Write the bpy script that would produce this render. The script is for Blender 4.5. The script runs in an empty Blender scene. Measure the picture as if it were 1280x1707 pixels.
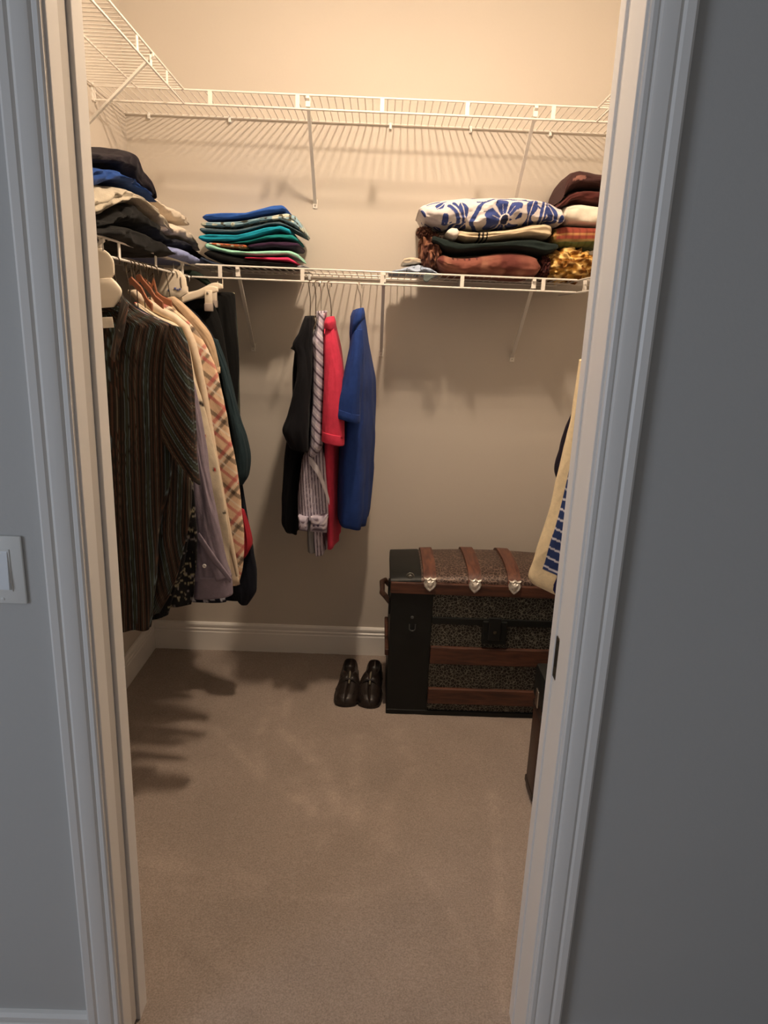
import bpy, math, random
import numpy as np
from mathutils import Matrix, Vector

random.seed(4)
rng = np.random.RandomState(4)
PI = math.pi
SC = bpy.context.scene
COL = SC.collection

# ------------------------------------------------------------------ camera
FPX, PITCH, YAW, ROLL, CH = 1152.81, math.radians(15.127), math.radians(0.709), math.radians(2.296), 1.4563
CF = np.array([math.sin(YAW) * math.cos(PITCH), math.cos(YAW) * math.cos(PITCH), -math.sin(PITCH)])
_R = np.array([math.cos(YAW), -math.sin(YAW), 0.0])
_U = np.cross(_R, CF)
CR = _R * math.cos(ROLL) + _U * math.sin(ROLL)
CU = -_R * math.sin(ROLL) + _U * math.cos(ROLL)
CP = np.array([0, 0, CH])
cd = bpy.data.cameras.new('camera')
cam = bpy.data.objects.new('camera', cd)
COL.objects.link(cam)
cam.matrix_world = Matrix(((CR[0], CU[0], -CF[0], 0), (CR[1], CU[1], -CF[1], 0), (CR[2], CU[2], -CF[2], CH), (0, 0, 0, 1)))
cd.sensor_fit = 'HORIZONTAL'
cd.sensor_width = 36.0
cd.lens = 36.0 * FPX / 1280.0
cd.clip_start = 0.02
SC.camera = cam

# ------------------------------------------------------------------ light
LAMP_STRENGTH = 800.0
LAMP_COLOR = (1.0, 0.785, 0.585)
LAMP_POS = (0.04, 1.90, 2.685)
WINDOW_W = 26.0
w = bpy.data.worlds.new('world')
SC.world = w
w.use_nodes = True
w.node_tree.nodes['Background'].inputs[0].default_value = (0.50, 0.62, 0.80, 1)
w.node_tree.nodes['Background'].inputs[1].default_value = 0.6
ld = bpy.data.lights.new('window_daylight', 'AREA')
ld.shape = 'RECTANGLE'
ld.size, ld.size_y = 1.5, 1.3
ld.energy = WINDOW_W
ld.color = (0.76, 0.85, 1.0)
lo = bpy.data.objects.new('window_daylight', ld)
COL.objects.link(lo)
lo.location = (-2.38, -0.9, 1.45)
lo.rotation_euler = (0, -PI / 2, 0)
SC.view_settings.view_transform = 'Standard'
SC.view_settings.look = 'None'
SC.view_settings.exposure = 0.0
SC.view_settings.gamma = 1.0
SC.view_settings.use_curve_mapping = False

# ------------------------------------------------------------------ projection helpers (pixel of the photo -> point on a plane of the room)
def ray(x, y):
    return CF + CR * ((x - 640) / FPX) - CU * ((y - 853.5) / FPX)
def onY(x, y, Y):
    d = ray(x, y); return CP + d * (Y / d[1])
def onX(x, y, X):
    d = ray(x, y); return CP + d * (X / d[0])
def onZ(x, y, Z):
    d = ray(x, y); return CP + d * ((Z - CH) / d[2])
def zoomed(x0, y0, s, pts):
    return [(x0 + a / s, y0 + b / s) for a, b in pts]

# ------------------------------------------------------------------ objects
def wloc(o):
    v = np.zeros(3)
    while o is not None:
        v += np.array(o.location); o = o.parent
    return v
def tag(o, label=None, cat=None, group=None, kind=None):
    if label: o['label'] = label
    if cat: o['category'] = cat
    if group: o['group'] = group
    if kind: o['kind'] = kind
    return o
def thing(name, loc, label, cat, group=None):
    o = bpy.data.objects.new(name, None)
    o.empty_display_size = 0.05
    COL.objects.link(o)
    o.location = loc
    return tag(o, label, cat, group)
def mk(name, verts, faces, mat, parent=None, smooth=True, cols=None, uvs=None, sharp=None):
    verts = np.asarray(verts, float)
    if parent is None:
        org = np.array([(verts[:, 0].min() + verts[:, 0].max()) / 2, (verts[:, 1].min() + verts[:, 1].max()) / 2, verts[:, 2].min()])
    else:
        org = wloc(parent)
    me = bpy.data.meshes.new(name)
    me.from_pydata((verts - org).tolist(), [], [tuple(int(i) for i in f) for f in faces])
    me.validate()
    if smooth:
        me.polygons.foreach_set('use_smooth', [True] * len(me.polygons))
        if sharp:
            me.set_sharp_from_angle(angle=math.radians(sharp))
    me.materials.append(mat)
    if cols is not None:
        a = me.color_attributes.new('Col', 'FLOAT_COLOR', 'POINT')
        c = np.ones((len(verts), 4)); c[:, :3] = cols
        a.data.foreach_set('color', c.ravel())
    if uvs is not None:
        uvl = me.uv_layers.new(name='UVMap')
        idx = np.zeros(len(me.loops), dtype=np.int32)
        me.loops.foreach_get('vertex_index', idx)
        uvl.data.foreach_set('uv', np.asarray(uvs)[idx].ravel())
    me.update()
    o = bpy.data.objects.new(name, me)
    COL.objects.link(o)
    if parent is None: o.location = org
    else: o.parent = parent
    return o

class MB:
    def __init__(s): s.v = []; s.f = []
    def add(s, v, f):
        n = len(s.v); s.v += [tuple(p) for p in v]; s.f += [tuple(i + n for i in q) for q in f]; return s
    def box(s, x0, x1, y0, y1, z0, z1, b=0.0):
        if b <= 0:
            v = [(x0, y0, z0), (x1, y0, z0), (x1, y1, z0), (x0, y1, z0), (x0, y0, z1), (x1, y0, z1), (x1, y1, z1), (x0, y1, z1)]
            return s.add(v, [(0, 3, 2, 1), (4, 5, 6, 7), (0, 1, 5, 4), (1, 2, 6, 5), (2, 3, 7, 6), (3, 0, 4, 7)])
        import bmesh
        bm = bmesh.new(); bmesh.ops.create_cube(bm, size=1)
        for q in bm.verts:
            q.co = Vector(((x0 + x1) / 2 + q.co.x * (x1 - x0), (y0 + y1) / 2 + q.co.y * (y1 - y0), (z0 + z1) / 2 + q.co.z * (z1 - z0)))
        bmesh.ops.bevel(bm, geom=bm.edges[:], offset=b, segments=2, affect='EDGES', profile=0.5)
        bm.verts.index_update()
        s.add([q.co[:] for q in bm.verts], [[q.index for q in f.verts] for f in bm.faces]); bm.free(); return s
    def tube(s, pts, r, n=8, cap=True, closed=False):
        pts = [np.array(p, float) for p in pts]; rs = r if hasattr(r, '__len__') else [r] * len(pts)
        m = len(pts); up = None; rings = []
        for i in range(m):
            a = pts[i] - pts[i - 1] if (i > 0 or closed) else pts[1] - pts[0]
            b = pts[(i + 1) % m] - pts[i] if (i < m - 1 or closed) else a
            t = a / (np.linalg.norm(a) + 1e-12) + b / (np.linalg.norm(b) + 1e-12); t /= np.linalg.norm(t) + 1e-12
            if up is None:
                up = np.array([0, 0, 1.0]) if abs(t[2]) < .9 else np.array([1.0, 0, 0])
            up = up - t * (up @ t); up /= np.linalg.norm(up); q = np.cross(t, up)
            rings.append([pts[i] + rs[i] * (math.cos(2 * PI * k / n) * up + math.sin(2 * PI * k / n) * q) for k in range(n)])
        v = [p for g in rings for p in g]; f = []
        for i in range(m if closed else m - 1):
            for k in range(n):
                j = (i + 1) % m
                f.append((i * n + k, i * n + (k + 1) % n, j * n + (k + 1) % n, j * n + k))
        if cap and not closed:
            f.append(tuple(range(n))[::-1]); f.append(tuple((m - 1) * n + k for k in range(n)))
        return s.add(v, f)
    def lathe(s, c, prof, n=24, axis='z'):
        v = []; f = []; m = len(prof)
        for r, h in prof:
            for k in range(n):
                a = 2 * PI * k / n; p = (r * math.cos(a), r * math.sin(a), h)
                if axis == 'y': p = (p[0], p[2], p[1])
                if axis == 'x': p = (p[2], p[0], p[1])
                v.append((c[0] + p[0], c[1] + p[1], c[2] + p[2]))
        for i in range(m - 1):
            for k in range(n):
                f.append((i * n + k, i * n + (k + 1) % n, (i + 1) * n + (k + 1) % n, (i + 1) * n + k))
        f.append(tuple(range(n))[::-1]); f.append(tuple((m - 1) * n + k for k in range(n)))
        return s.add(v, f)
    def extrude(s, poly, fn, a, b):          # poly: 2-D outline, fn(p, t) -> point, from t=a to t=b
        n = len(poly)
        v = [fn(p, a) for p in poly] + [fn(p, b) for p in poly]
        f = [(i, (i + 1) % n, n + (i + 1) % n, n + i) for i in range(n)] + [tuple(range(n))[::-1], tuple(range(n, 2 * n))]
        return s.add(v, f)
    def build(s, name, mat, parent=None, smooth=False, sharp=35, **k):
        return mk(name, s.v, s.f, mat, parent, smooth=smooth, sharp=sharp if smooth else None, **k)
def B(*a, **k): return MB().box(*a, **k)

# ------------------------------------------------------------------ numpy noise
_tab = rng.rand(64, 64)
def noise2(x, y):
    x = np.asarray(x, float); y = np.asarray(y, float)
    xi = np.floor(x).astype(int); yi = np.floor(y).astype(int); fx = x - xi; fy = y - yi
    fx = fx * fx * (3 - 2 * fx); fy = fy * fy * (3 - 2 * fy)
    g = lambda a, b: _tab[a % 64, b % 64]
    return ((g(xi, yi) * (1 - fx) + g(xi + 1, yi) * fx) * (1 - fy) + (g(xi, yi + 1) * (1 - fx) + g(xi + 1, yi + 1) * fx) * fy) * 2 - 1
def fbm(x, y, o=3):
    return sum(noise2(x * 2 ** k + 7.3 * k, y * 2 ** k + 3.1 * k) / 2 ** k for k in range(o))

def interp_rows(rows, m):                     # smooth resampling of control rows by arc length
    A = np.array(rows, float); k = len(A)
    d = np.r_[0, np.cumsum(np.maximum(np.linalg.norm(np.diff(A[:, :4], axis=0), axis=1), 1e-3))]
    t = np.linspace(0, d[-1], m); sl = np.zeros_like(A)
    dif = np.diff(A, axis=0) / np.diff(d)[:, None]
    sl[0] = dif[0]; sl[-1] = dif[-1]
    for i in range(1, k - 1):
        s1, s2 = dif[i - 1], dif[i]
        sl[i] = np.where(s1 * s2 > 0, 2 * s1 * s2 / (s1 + s2 + 1e-12 * np.sign(s1 + s2 + 1e-30)), 0)
    i = np.clip(np.searchsorted(d, t, side='right') - 1, 0, k - 2)
    h = np.diff(d)[i]; u = ((t - d[i]) / h)[:, None]; h = h[:, None]
    return (A[i] * (1 + 2 * u) * (1 - u) ** 2 + sl[i] * h * u * (1 - u) ** 2 + A[i + 1] * u * u * (3 - 2 * u) + sl[i + 1] * h * u * u * (u - 1))

def cloth_tube(name, rows, Y, mat, parent, n=96, m=56, folds=5, amp=.006, wr=.003, delta=0.0, e=.8, colf=None, seed=0, rising=True):
    """A hanging piece of cloth: rows (xl, yl, xr, yr, half_depth) give its outline in the plane Y and how far it reaches in depth."""
    R = interp_rows(rows, m)
    L = np.array([onY(r[0], r[1], Y) for r in R]); Rr = np.array([onY(r[2], r[3], Y) for r in R]); W = R[:, 4]
    C = (L + Rr) / 2; a = (Rr - L) / 2; al = np.linalg.norm(a, axis=1); ah = a / np.maximum(al, 1e-5)[:, None]
    th = np.linspace(0, 2 * PI, n, endpoint=False) + PI
    # even spacing round the flat section
    cs = np.sign(np.cos(th)) * np.abs(np.cos(th)) ** e; sn = np.sign(np.sin(th + delta)) * np.abs(np.sin(th + delta)) ** e
    p = al[:, None] * cs[None]; q = W[:, None] * sn[None]
    P = np.stack([p, q], -1)
    T = np.roll(P, -1, 1) - np.roll(P, 1, 1); T /= np.linalg.norm(T, axis=2, keepdims=True) + 1e-9
    N = np.stack([T[..., 1], -T[..., 0]], -1)
    seg = np.linalg.norm(np.roll(P, -1, 1) - P, axis=2); s = np.cumsum(seg, 1) - seg
    per = seg.sum(1, keepdims=True); v = np.r_[0, np.cumsum(np.linalg.norm(np.diff(C, axis=0), axis=1))]
    vv = v[:, None] + 0 * s; g = (v / v[-1])[:, None] if rising else 1.0
    g = .25 + .75 * g if rising else 1.0
    uu = s / per
    F = np.sin(2 * PI * folds * uu + 1.3 * seed + 1.2 * fbm(uu * 6 + seed, vv * 3 + seed)) * amp * g
    F = F + fbm(np.cos(2 * PI * uu) * 2.2 + seed * 3.1 + 9, vv * 9 + np.sin(2 * PI * uu) * 2.2, 3) * wr
    lim = np.minimum(1, np.minimum(al, W)[:, None] / .012)
    P = P + N * (F * lim)[..., None]
    V3 = C[:, None] + ah[:, None] * P[..., 0:1] + np.array([0, 1.0, 0]) * P[..., 1:2]
    verts = V3.reshape(-1, 3); f = []
    for i in range(m - 1):
        for k in range(n):
            f.append((i * n + k, (i + 1) * n + k, (i + 1) * n + (k + 1) % n, i * n + (k + 1) % n))
    f.append(tuple(range(n)))
    # a hem turned inward, then closed a little higher inside
    last = V3[-1]; inn = C[-1] + (last - C[-1]) * .93; inn2 = inn + np.array([0, 0, .02])
    b = len(verts); verts = np.vstack([verts, inn, inn2])
    for k in range(n):
        f.append(((m - 1) * n + k, b + k, b + (k + 1) % n, (m - 1) * n + (k + 1) % n))
        f.append((b + k, b + n + k, b + n + (k + 1) % n, b + (k + 1) % n))
    f.append(tuple(b + n + k for k in range(n))[::-1])
    cols = None
    if colf is not None:
        c = colf(p + al[:, None], vv, s, per + 0 * s, V3, q)
        cols = np.vstack([c.reshape(-1, 3), c[-1], c[-1]])
    return mk(name, verts, f, mat, parent, cols=cols)

def slab(name, top, bot, plane, val, D, mat, parent=None, layers=1, colf=None, n=44, m=90, e=.55, wr=.003, seed=0, endr=.012, groove=.006):
    """A folded or rolled piece of cloth: its upper and lower edge lie in the plane given, it reaches D deep behind it."""
    top = np.array(sorted(top)); bot = np.array(sorted(bot))
    x0 = min(top[0, 0], bot[0, 0]); x1 = max(top[-1, 0], bot[-1, 0])
    t = (1 - np.cos(np.linspace(0, PI, m))) / 2; t = .55 * t + .45 * np.linspace(0, 1, m)
    xs = x0 + (x1 - x0) * t
    def sm(P):
        y = np.interp(xs, P[:, 0], P[:, 1]); k = np.array([1, 2, 3, 2, 1.]); k /= k.sum()
        return np.convolve(np.pad(y, 2, 'edge'), k, 'valid')
    yt, yb = sm(top), sm(bot)
    yt = yt + .4; yb = np.maximum(yb - .4, yt + 2)
    on = onY if plane == 'Y' else onX
    Pt = np.array([on(a, b, val) for a, b in zip(xs, yt)]); Pb = np.array([on(a, b, val) for a, b in zip(xs, yb)])
    C = (Pt + Pb) / 2; hz = (Pt[:, 2] - Pb[:, 2]) / 2
    dv = np.array([0, 1.0, 0]) if plane == 'Y' else np.array([-1.0 if val < 0 else 1.0, 0, 0])
    v = np.r_[0, np.cumsum(np.linalg.norm(np.diff(C, axis=0), axis=1))]; Lh = v[-1]
    er = min(endr, Lh * .3); dd = np.minimum(v, Lh - v) / er
    cap = np.sqrt(np.clip(1 - (1 - np.clip(dd, 0, 1)) ** 2, 0.0, 1)); cap = .12 + .88 * cap
    th = np.linspace(0, 2 * PI, n, endpoint=False) - PI
    cs = np.sign(np.cos(th)) * np.abs(np.cos(th)) ** e; sn = np.sign(np.sin(th)) * np.abs(np.sin(th)) ** e
    capD = 1 - (1 - cap) * .25
    dep = D / 2 - (D / 2) * cs[None] * capD[:, None]; zz = hz[:, None] * sn[None] * cap[:, None]
    fr = np.clip(cs, 0, 1)[None] ** 2
    ww = (sn[None] + 1) / 2
    if layers > 1:
        wob = .12 * fbm(v[:, None] * 9 + seed, ww * 0 + seed, 2)
        dep = dep + groove * fr * (1 - np.abs(np.sin(PI * (layers * ww + wob))) ** .5)
    nz = fbm(v[:, None] * 14 + seed * 5.1, th[None] * 1.6 + seed, 3)
    dep = dep + nz * wr * 1.4 * (fr + .2); zz = zz - (.25 + .75 * fbm(v[:, None] * 11 + seed * 2.7 + 30, np.cos(th)[None] * 1.7 + seed, 3) ** 2) * wr * np.sign(sn)[None] * 1.2 * np.clip(hz / .012, .2, 1)[:, None]
    V3 = C[:, None] + dv * dep[..., None] + np.array([0, 0, 1.0]) * zz[..., None]
    f = []
    for i in range(m - 1):
        for k in range(n):
            f.append((i * n + k, (i + 1) * n + k, (i + 1) * n + (k + 1) % n, i * n + (k + 1) % n))
    f.append(tuple(range(n))); f.append(tuple((m - 1) * n + k for k in range(n))[::-1])
    cols = None
    if colf is not None:
        cols = colf(v[:, None] + 0 * dep, zz + 0 * dep, dep, Lh).reshape(-1, 3)
    return mk(name, V3.reshape(-1, 3), f, mat, parent, cols=cols)

# ------------------------------------------------------------------ materials
def srgb(r, g, b):
    f = lambda c: c / 12.92 if c <= .04045 else ((c + .055) / 1.055) ** 2.4
    return (f(r / 255), f(g / 255), f(b / 255))
_mats = {}
def mat(name, col=(.5, .5, .5), rough=.6, metal=0.0, nscale=0, namp=0.0, bscale=0, bump=0.0, attr=False, sheen=0.0, spec=.5, emit=None, coat=0.0):
    if name in _mats: return _mats[name]
    m = bpy.data.materials.new(name); m.use_nodes = True
    nt = m.node_tree; bs = nt.nodes['Principled BSDF']
    bs.inputs['Base Color'].default_value = (*col, 1); bs.inputs['Roughness'].default_value = rough
    bs.inputs['Metallic'].default_value = metal; bs.inputs['Specular IOR Level'].default_value = spec
    bs.inputs['Coat Weight'].default_value = coat
    if sheen:
        bs.inputs['Sheen Weight'].default_value = sheen; bs.inputs['Sheen Roughness'].default_value = .5
    tc = nt.nodes.new('ShaderNodeTexCoord'); src = None
    if attr:
        at = nt.nodes.new('ShaderNodeVertexColor'); at.layer_name = 'Col'; src = at.outputs[0]
        nt.links.new(src, bs.inputs['Base Color'])
    if nscale:
        nz = nt.nodes.new('ShaderNodeTexNoise'); nz.inputs['Scale'].default_value = nscale; nz.inputs['Detail'].default_value = 4
        nt.links.new(tc.outputs['Object'], nz.inputs['Vector'])
        mr = nt.nodes.new('ShaderNodeMapRange'); mr.inputs['From Min'].default_value = .3; mr.inputs['From Max'].default_value = .7
        mr.inputs['To Min'].default_value = 1 - namp; mr.inputs['To Max'].default_value = 1 + namp
        nt.links.new(nz.outputs[0], mr.inputs['Value'])
        vm = nt.nodes.new('ShaderNodeVectorMath'); vm.operation = 'SCALE'
        if src is not None: nt.links.new(src, vm.inputs[0])
        else: vm.inputs[0].default_value = col
        nt.links.new(mr.outputs[0], vm.inputs['Scale']); nt.links.new(vm.outputs[0], bs.inputs['Base Color'])
    if bscale:
        b2 = nt.nodes.new('ShaderNodeTexNoise'); b2.inputs['Scale'].default_value = bscale; b2.inputs['Detail'].default_value = 3
        nt.links.new(tc.outputs['Object'], b2.inputs['Vector'])
        bp = nt.nodes.new('ShaderNodeBump'); bp.inputs['Strength'].default_value = bump; bp.inputs['Distance'].default_value = .002
        nt.links.new(b2.outputs[0], bp.inputs['Height']); nt.links.new(bp.outputs[0], bs.inputs['Normal'])
    if emit:
        bs.inputs['Emission Color'].default_value = (*emit[0], 1); bs.inputs['Emission Strength'].default_value = emit[1]
    _mats[name] = m
    return m
def cloth(name, rgb, **k):
    d = dict(rough=.9, nscale=60, namp=.07, bscale=350, bump=.35, sheen=.03, spec=.2); d.update(k)
    return mat('cloth_' + name, srgb(*rgb), **d)
M_print = mat('cloth_print', rough=.9, nscale=80, namp=.06, bscale=350, bump=.35, sheen=.02, spec=.2, attr=True)
M_paint = mat('wall_paint', srgb(205, 196, 184), rough=.75, nscale=3, namp=.012, bscale=140, bump=.12, spec=.3)
M_bedpaint = mat('bedroom_paint', srgb(196, 194, 190), rough=.75, nscale=3, namp=.012, bscale=140, bump=.15, spec=.3)
M_ceil = mat('ceiling_paint', srgb(235, 232, 225), rough=.85, bscale=60, bump=.3)
M_trim = mat('trim_paint', srgb(238, 234, 228), rough=.38, spec=.5)
M_wire = mat('white_coated_wire', srgb(236, 230, 220), rough=.35)
M_plate = mat('white_plastic', srgb(232, 230, 224), rough=.35)
M_hang = mat('cream_plastic', srgb(232, 218, 196), rough=.4)
M_wood = mat('hanger_wood', srgb(140, 84, 56), rough=.45, nscale=40, namp=.12)
M_darkwire = mat('dark_metal_wire', srgb(92, 80, 66), rough=.4, metal=.8)
M_chrome = mat('bright_metal', srgb(205, 200, 190), rough=.3, metal=1.0)
M_black = mat('black_painted_metal', srgb(15, 18, 17), rough=.5, nscale=14, namp=.25, bscale=50, bump=.15, spec=.35)
M_strike = mat('aged_brass', srgb(84, 78, 66), rough=.4, metal=.8)
M_button = mat('pearl_button', srgb(225, 220, 215), rough=.3)

def wood_mat(name, c1, c2, axis=0):
    m = bpy.data.materials.new(name); m.use_nodes = True; nt = m.node_tree; bs = nt.nodes['Principled BSDF']
    tc = nt.nodes.new('ShaderNodeTexCoord'); mp = nt.nodes.new('ShaderNodeMapping')
    sc = [45, 45, 45]; sc[axis] = 6; mp.inputs['Scale'].default_value = sc
    nz = nt.nodes.new('ShaderNodeTexNoise'); nz.inputs['Scale'].default_value = 1.6; nz.inputs['Detail'].default_value = 6; nz.inputs['Distortion'].default_value = .6
    cr = nt.nodes.new('ShaderNodeValToRGB'); cr.color_ramp.elements[0].position = .32; cr.color_ramp.elements[1].position = .68
    cr.color_ramp.elements[0].color = (*c1, 1); cr.color_ramp.elements[1].color = (*c2, 1)
    nt.links.new(tc.outputs['Object'], mp.inputs['Vector']); nt.links.new(mp.outputs[0], nz.inputs['Vector'])
    nt.links.new(nz.outputs[0], cr.inputs[0]); nt.links.new(cr.outputs[0], bs.inputs['Base Color'])
    bp = nt.nodes.new('ShaderNodeBump'); bp.inputs['Strength'].default_value = .25; bp.inputs['Distance'].default_value = .001
    nt.links.new(nz.outputs[0], bp.inputs['Height']); nt.links.new(bp.outputs[0], bs.inputs['Normal'])
    bs.inputs['Roughness'].default_value = .5
    return m
M_slat = wood_mat('trunk_slat_wood', srgb(58, 34, 25), srgb(96, 58, 42))
M_strap = wood_mat('trunk_strap_wood', srgb(78, 46, 38), srgb(116, 72, 54), 1)
def embossed(name, dark, light, scale, metal=.25):
    m = bpy.data.materials.new(name); m.use_nodes = True; nt = m.node_tree; bs = nt.nodes['Principled BSDF']
    tc = nt.nodes.new('ShaderNodeTexCoord')
    nz = nt.nodes.new('ShaderNodeTexNoise'); nz.inputs['Scale'].default_value = scale * .8; nz.inputs['Detail'].default_value = 1
    mx = nt.nodes.new('ShaderNodeMix'); mx.data_type = 'VECTOR'; mx.inputs['Factor'].default_value = .012
    nt.links.new(tc.outputs['Object'], nz.inputs['Vector']); nt.links.new(tc.outputs['Object'], mx.inputs[4]); nt.links.new(nz.outputs['Color'], mx.inputs[5])
    vo = nt.nodes.new('ShaderNodeTexVoronoi'); vo.feature = 'DISTANCE_TO_EDGE'; vo.inputs['Scale'].default_value = scale
    nt.links.new(mx.outputs[1], vo.inputs['Vector'])
    v2 = nt.nodes.new('ShaderNodeTexVoronoi'); v2.feature = 'F1'; v2.inputs['Scale'].default_value = scale * 1.9
    nt.links.new(mx.outputs[1], v2.inputs['Vector'])
    cr = nt.nodes.new('ShaderNodeValToRGB'); cr.color_ramp.elements[0].position = .02; cr.color_ramp.elements[1].position = .10
    cr.color_ramp.elements[0].color = (*light, 1); cr.color_ramp.elements[1].color = (*dark, 1)
    nt.links.new(vo.outputs[0], cr.inputs[0])
    c2 = nt.nodes.new('ShaderNodeValToRGB'); c2.color_ramp.elements[0].position = .08; c2.color_ramp.elements[1].position = .18
    c2.color_ramp.elements[0].color = (.55, .55, .55, 1); c2.color_ramp.elements[1].color = (0, 0, 0, 1)
    nt.links.new(v2.outputs[0], c2.inputs[0])
    ml = nt.nodes.new('ShaderNodeMix'); ml.data_type = 'RGBA'; ml.inputs[7].default_value = (*light, 1)
    nt.links.new(c2.outputs[0], ml.inputs[0]); nt.links.new(cr.outputs[0], ml.inputs[6]); nt.links.new(ml.outputs[2], bs.inputs['Base Color'])
    bp = nt.nodes.new('ShaderNodeBump'); bp.inputs['Strength'].default_value = .6; bp.inputs['Distance'].default_value = .002; bp.invert = True
    nt.links.new(vo.outputs[0], bp.inputs['Height']); nt.links.new(bp.outputs[0], bs.inputs['Normal'])
    bs.inputs['Roughness'].default_value = .45; bs.inputs['Metallic'].default_value = metal
    return m
M_emb = embossed('embossed_tin_dark', srgb(36, 34, 30), srgb(126, 124, 112), 88)
M_embtop = embossed('embossed_tin_brown', srgb(62, 45, 38), srgb(126, 104, 92), 80)
M_leather = mat('brown_leather', srgb(64, 42, 32), rough=.45, nscale=18, namp=.2, bscale=120, bump=.3)
M_shoe = mat('dark_shoe_leather', srgb(34, 26, 22), rough=.42, nscale=20, namp=.15, bscale=150, bump=.12, coat=.15)
M_shoein = mat('shoe_lining', srgb(22, 18, 16), rough=.8)
M_ornate = mat('ornate_silver_metal', srgb(226, 220, 210), rough=.4, metal=.45, bscale=90, bump=1.0, nscale=110, namp=.35)

# ================================================================== SETTING
XL, XR, YB, YN, YF, HC = -.991, .995, 2.888, 1.063, 1.187, 2.74
JL, JR, DH = -.463, .335, 2.04
BX0, BX1, BY0 = -2.4, 2.2, -2.6
def struct(o): o['kind'] = 'structure'; return o
# closet floor: carpet with brushed pile; colours vary with the direction the pile was brushed
M_carpet = mat('beige_carpet', rough=1.0, nscale=260, namp=.22, bscale=420, bump=1.0, attr=True, sheen=.1, spec=.05)
def carpet(name, x0, x1, y0, y1, step):
    nx = int((x1 - x0) / step) + 1; ny = int((y1 - y0) / step) + 1
    X, Y = np.meshgrid(np.linspace(x0, x1, nx), np.linspace(y0, y1, ny), indexing='ij')
    base = np.array(srgb(160, 146, 136))
    t = .07 * fbm(X * 2.5 + 3, Y * 2.0 + 5) + .05 * fbm(X * 9, Y * 7 + 2)
    def stroke(pts, wid, a):
        nonlocal t
        P = [onZ(px, py, 0)[:2] for px, py in pts]; best = np.full(X.shape, 9.0)
        for p, q in zip(P[:-1], P[1:]):
            d = q - p; s = np.clip(((X - p[0]) * d[0] + (Y - p[1]) * d[1]) / (d @ d), 0, 1)
            best = np.minimum(best, np.hypot(X - p[0] - s * d[0], Y - p[1] - s * d[1]))
        t = t + 1.15 * a * np.exp(-(best / wid) ** 2) * (.7 + .6 * noise2(X * 25, Y * 25))
    if step < .02:
        for pts, wd, a in [([(360, 1215), (430, 1290), (520, 1350)], .018, .14), ([(450, 1180), (425, 1240), (440, 1280)], .02, .15), ([(480, 1170), (470, 1215), (540, 1290), (560, 1350)], .025, .16),
                           ([(600, 1230), (590, 1300), (600, 1360)], .03, .12), ([(660, 1220), (690, 1280), (640, 1340)], .03, .12), ([(820, 1320), (828, 1420), (835, 1560), (840, 1690)], .018, .14),
                           ([(520, 1240), (560, 1330), (620, 1400), (700, 1440)], .03, .10), ([(240, 1440), (360, 1450), (430, 1470)], .03, .10), ([(700, 1450), (740, 1500), (790, 1600)], .015, .12),
                           ([(500, 1300), (540, 1400)], .05, .12), ([(620, 1330), (660, 1400)], .05, .10), ([(260, 1540), (330, 1600), (420, 1700)], .02, -.08), ([(300, 1480), (560, 1500), (640, 1480)], .012, .08)]:
            stroke(pts, wd, a)
    c = base[None, None] * (1 + t)[..., None]
    Z = .0015 * noise2(X * 40, Y * 40)
    v = np.stack([X, Y, Z], -1).reshape(-1, 3); f = []
    for i in range(nx - 1):
        for j in range(ny - 1):
            f.append((i * ny + j, (i + 1) * ny + j, (i + 1) * ny + j + 1, i * ny + j + 1))
    return struct(mk(name, v, f, M_carpet, cols=c.reshape(-1, 3)))
carpet('floor', XL - .02, XR + .02, YN - .05, YB + .02, .0125)
carpet('floor_bedroom', BX0, BX1, BY0, YN - .05, .2)
struct(B(BX0 - .1, BX1 + .1, BY0 - .1, YB + .12, HC, HC + .1).build('ceiling', M_ceil))
struct(B(XL - .1, XR + .1, YB, YB + .12, -.02, HC).build('wall_back', M_paint))
struct(B(XL - .1, XL, YF, YB, -.02, HC).build('wall_left', M_paint))
struct(B(XR, XR + .1, YF, YB, -.02, HC).build('wall_right', M_paint))
wf = MB(); my = YN + .004
wf.box(BX0, JL - .018, YN, YF, -.02, HC).box(JR + .018, BX1, YN, YF, -.02, HC).box(JL - .018, JR + .018, YN, YF, DH + .018, HC)
struct(wf.build('wall_front', M_bedpaint))
wb = MB().box(BX0 - .1, BX0, BY0, -1.65, -.02, HC).box(BX0 - .1, BX0, -.15, YN, -.02, HC).box(BX0 - .1, BX0, -1.65, -.15, -.02, .8).box(BX0 - .1, BX0, -1.65, -.15, 2.1, HC)
struct(wb.build('wall_bedroom_left', M_bedpaint))
struct(B(BX1, BX1 + .1, BY0, YN, -.02, HC).build('wall_bedroom_right', M_bedpaint))
struct(B(BX0, BX1, BY0 - .1, BY0, -.02, HC).build('wall_bedroom_back', M_bedpaint))
# baseboards
BP = [(0, 0), (.015, 0), (.015, .088), (.0125, .092), (.0125, .096), (.014, .099), (.014, .103), (.010, .107), (.010, .111), (.012, .115), (.012, .124), (.007, .131), (0, .133)]
def baseboard(name, fn, a, b): return struct(MB().extrude(BP, fn, a, b).build(name, M_trim))
baseboard('baseboard_back', lambda p, t: (t, YB - p[0], p[1]), XL, XR)
baseboard('baseboard_left', lambda p, t: (XL + p[0], t, p[1]), YF, YB - .015)
baseboard('baseboard_right', lambda p, t: (XR - p[0], t, p[1]), YF, YB - .015)
baseboard('baseboard_front_left', lambda p, t: (t, YN - p[0], p[1] * .955), BX0, JL - .066)
baseboard('baseboard_front_right', lambda p, t: (t, YN - p[0], p[1] * .955), JR + .066, BX1)
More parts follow.
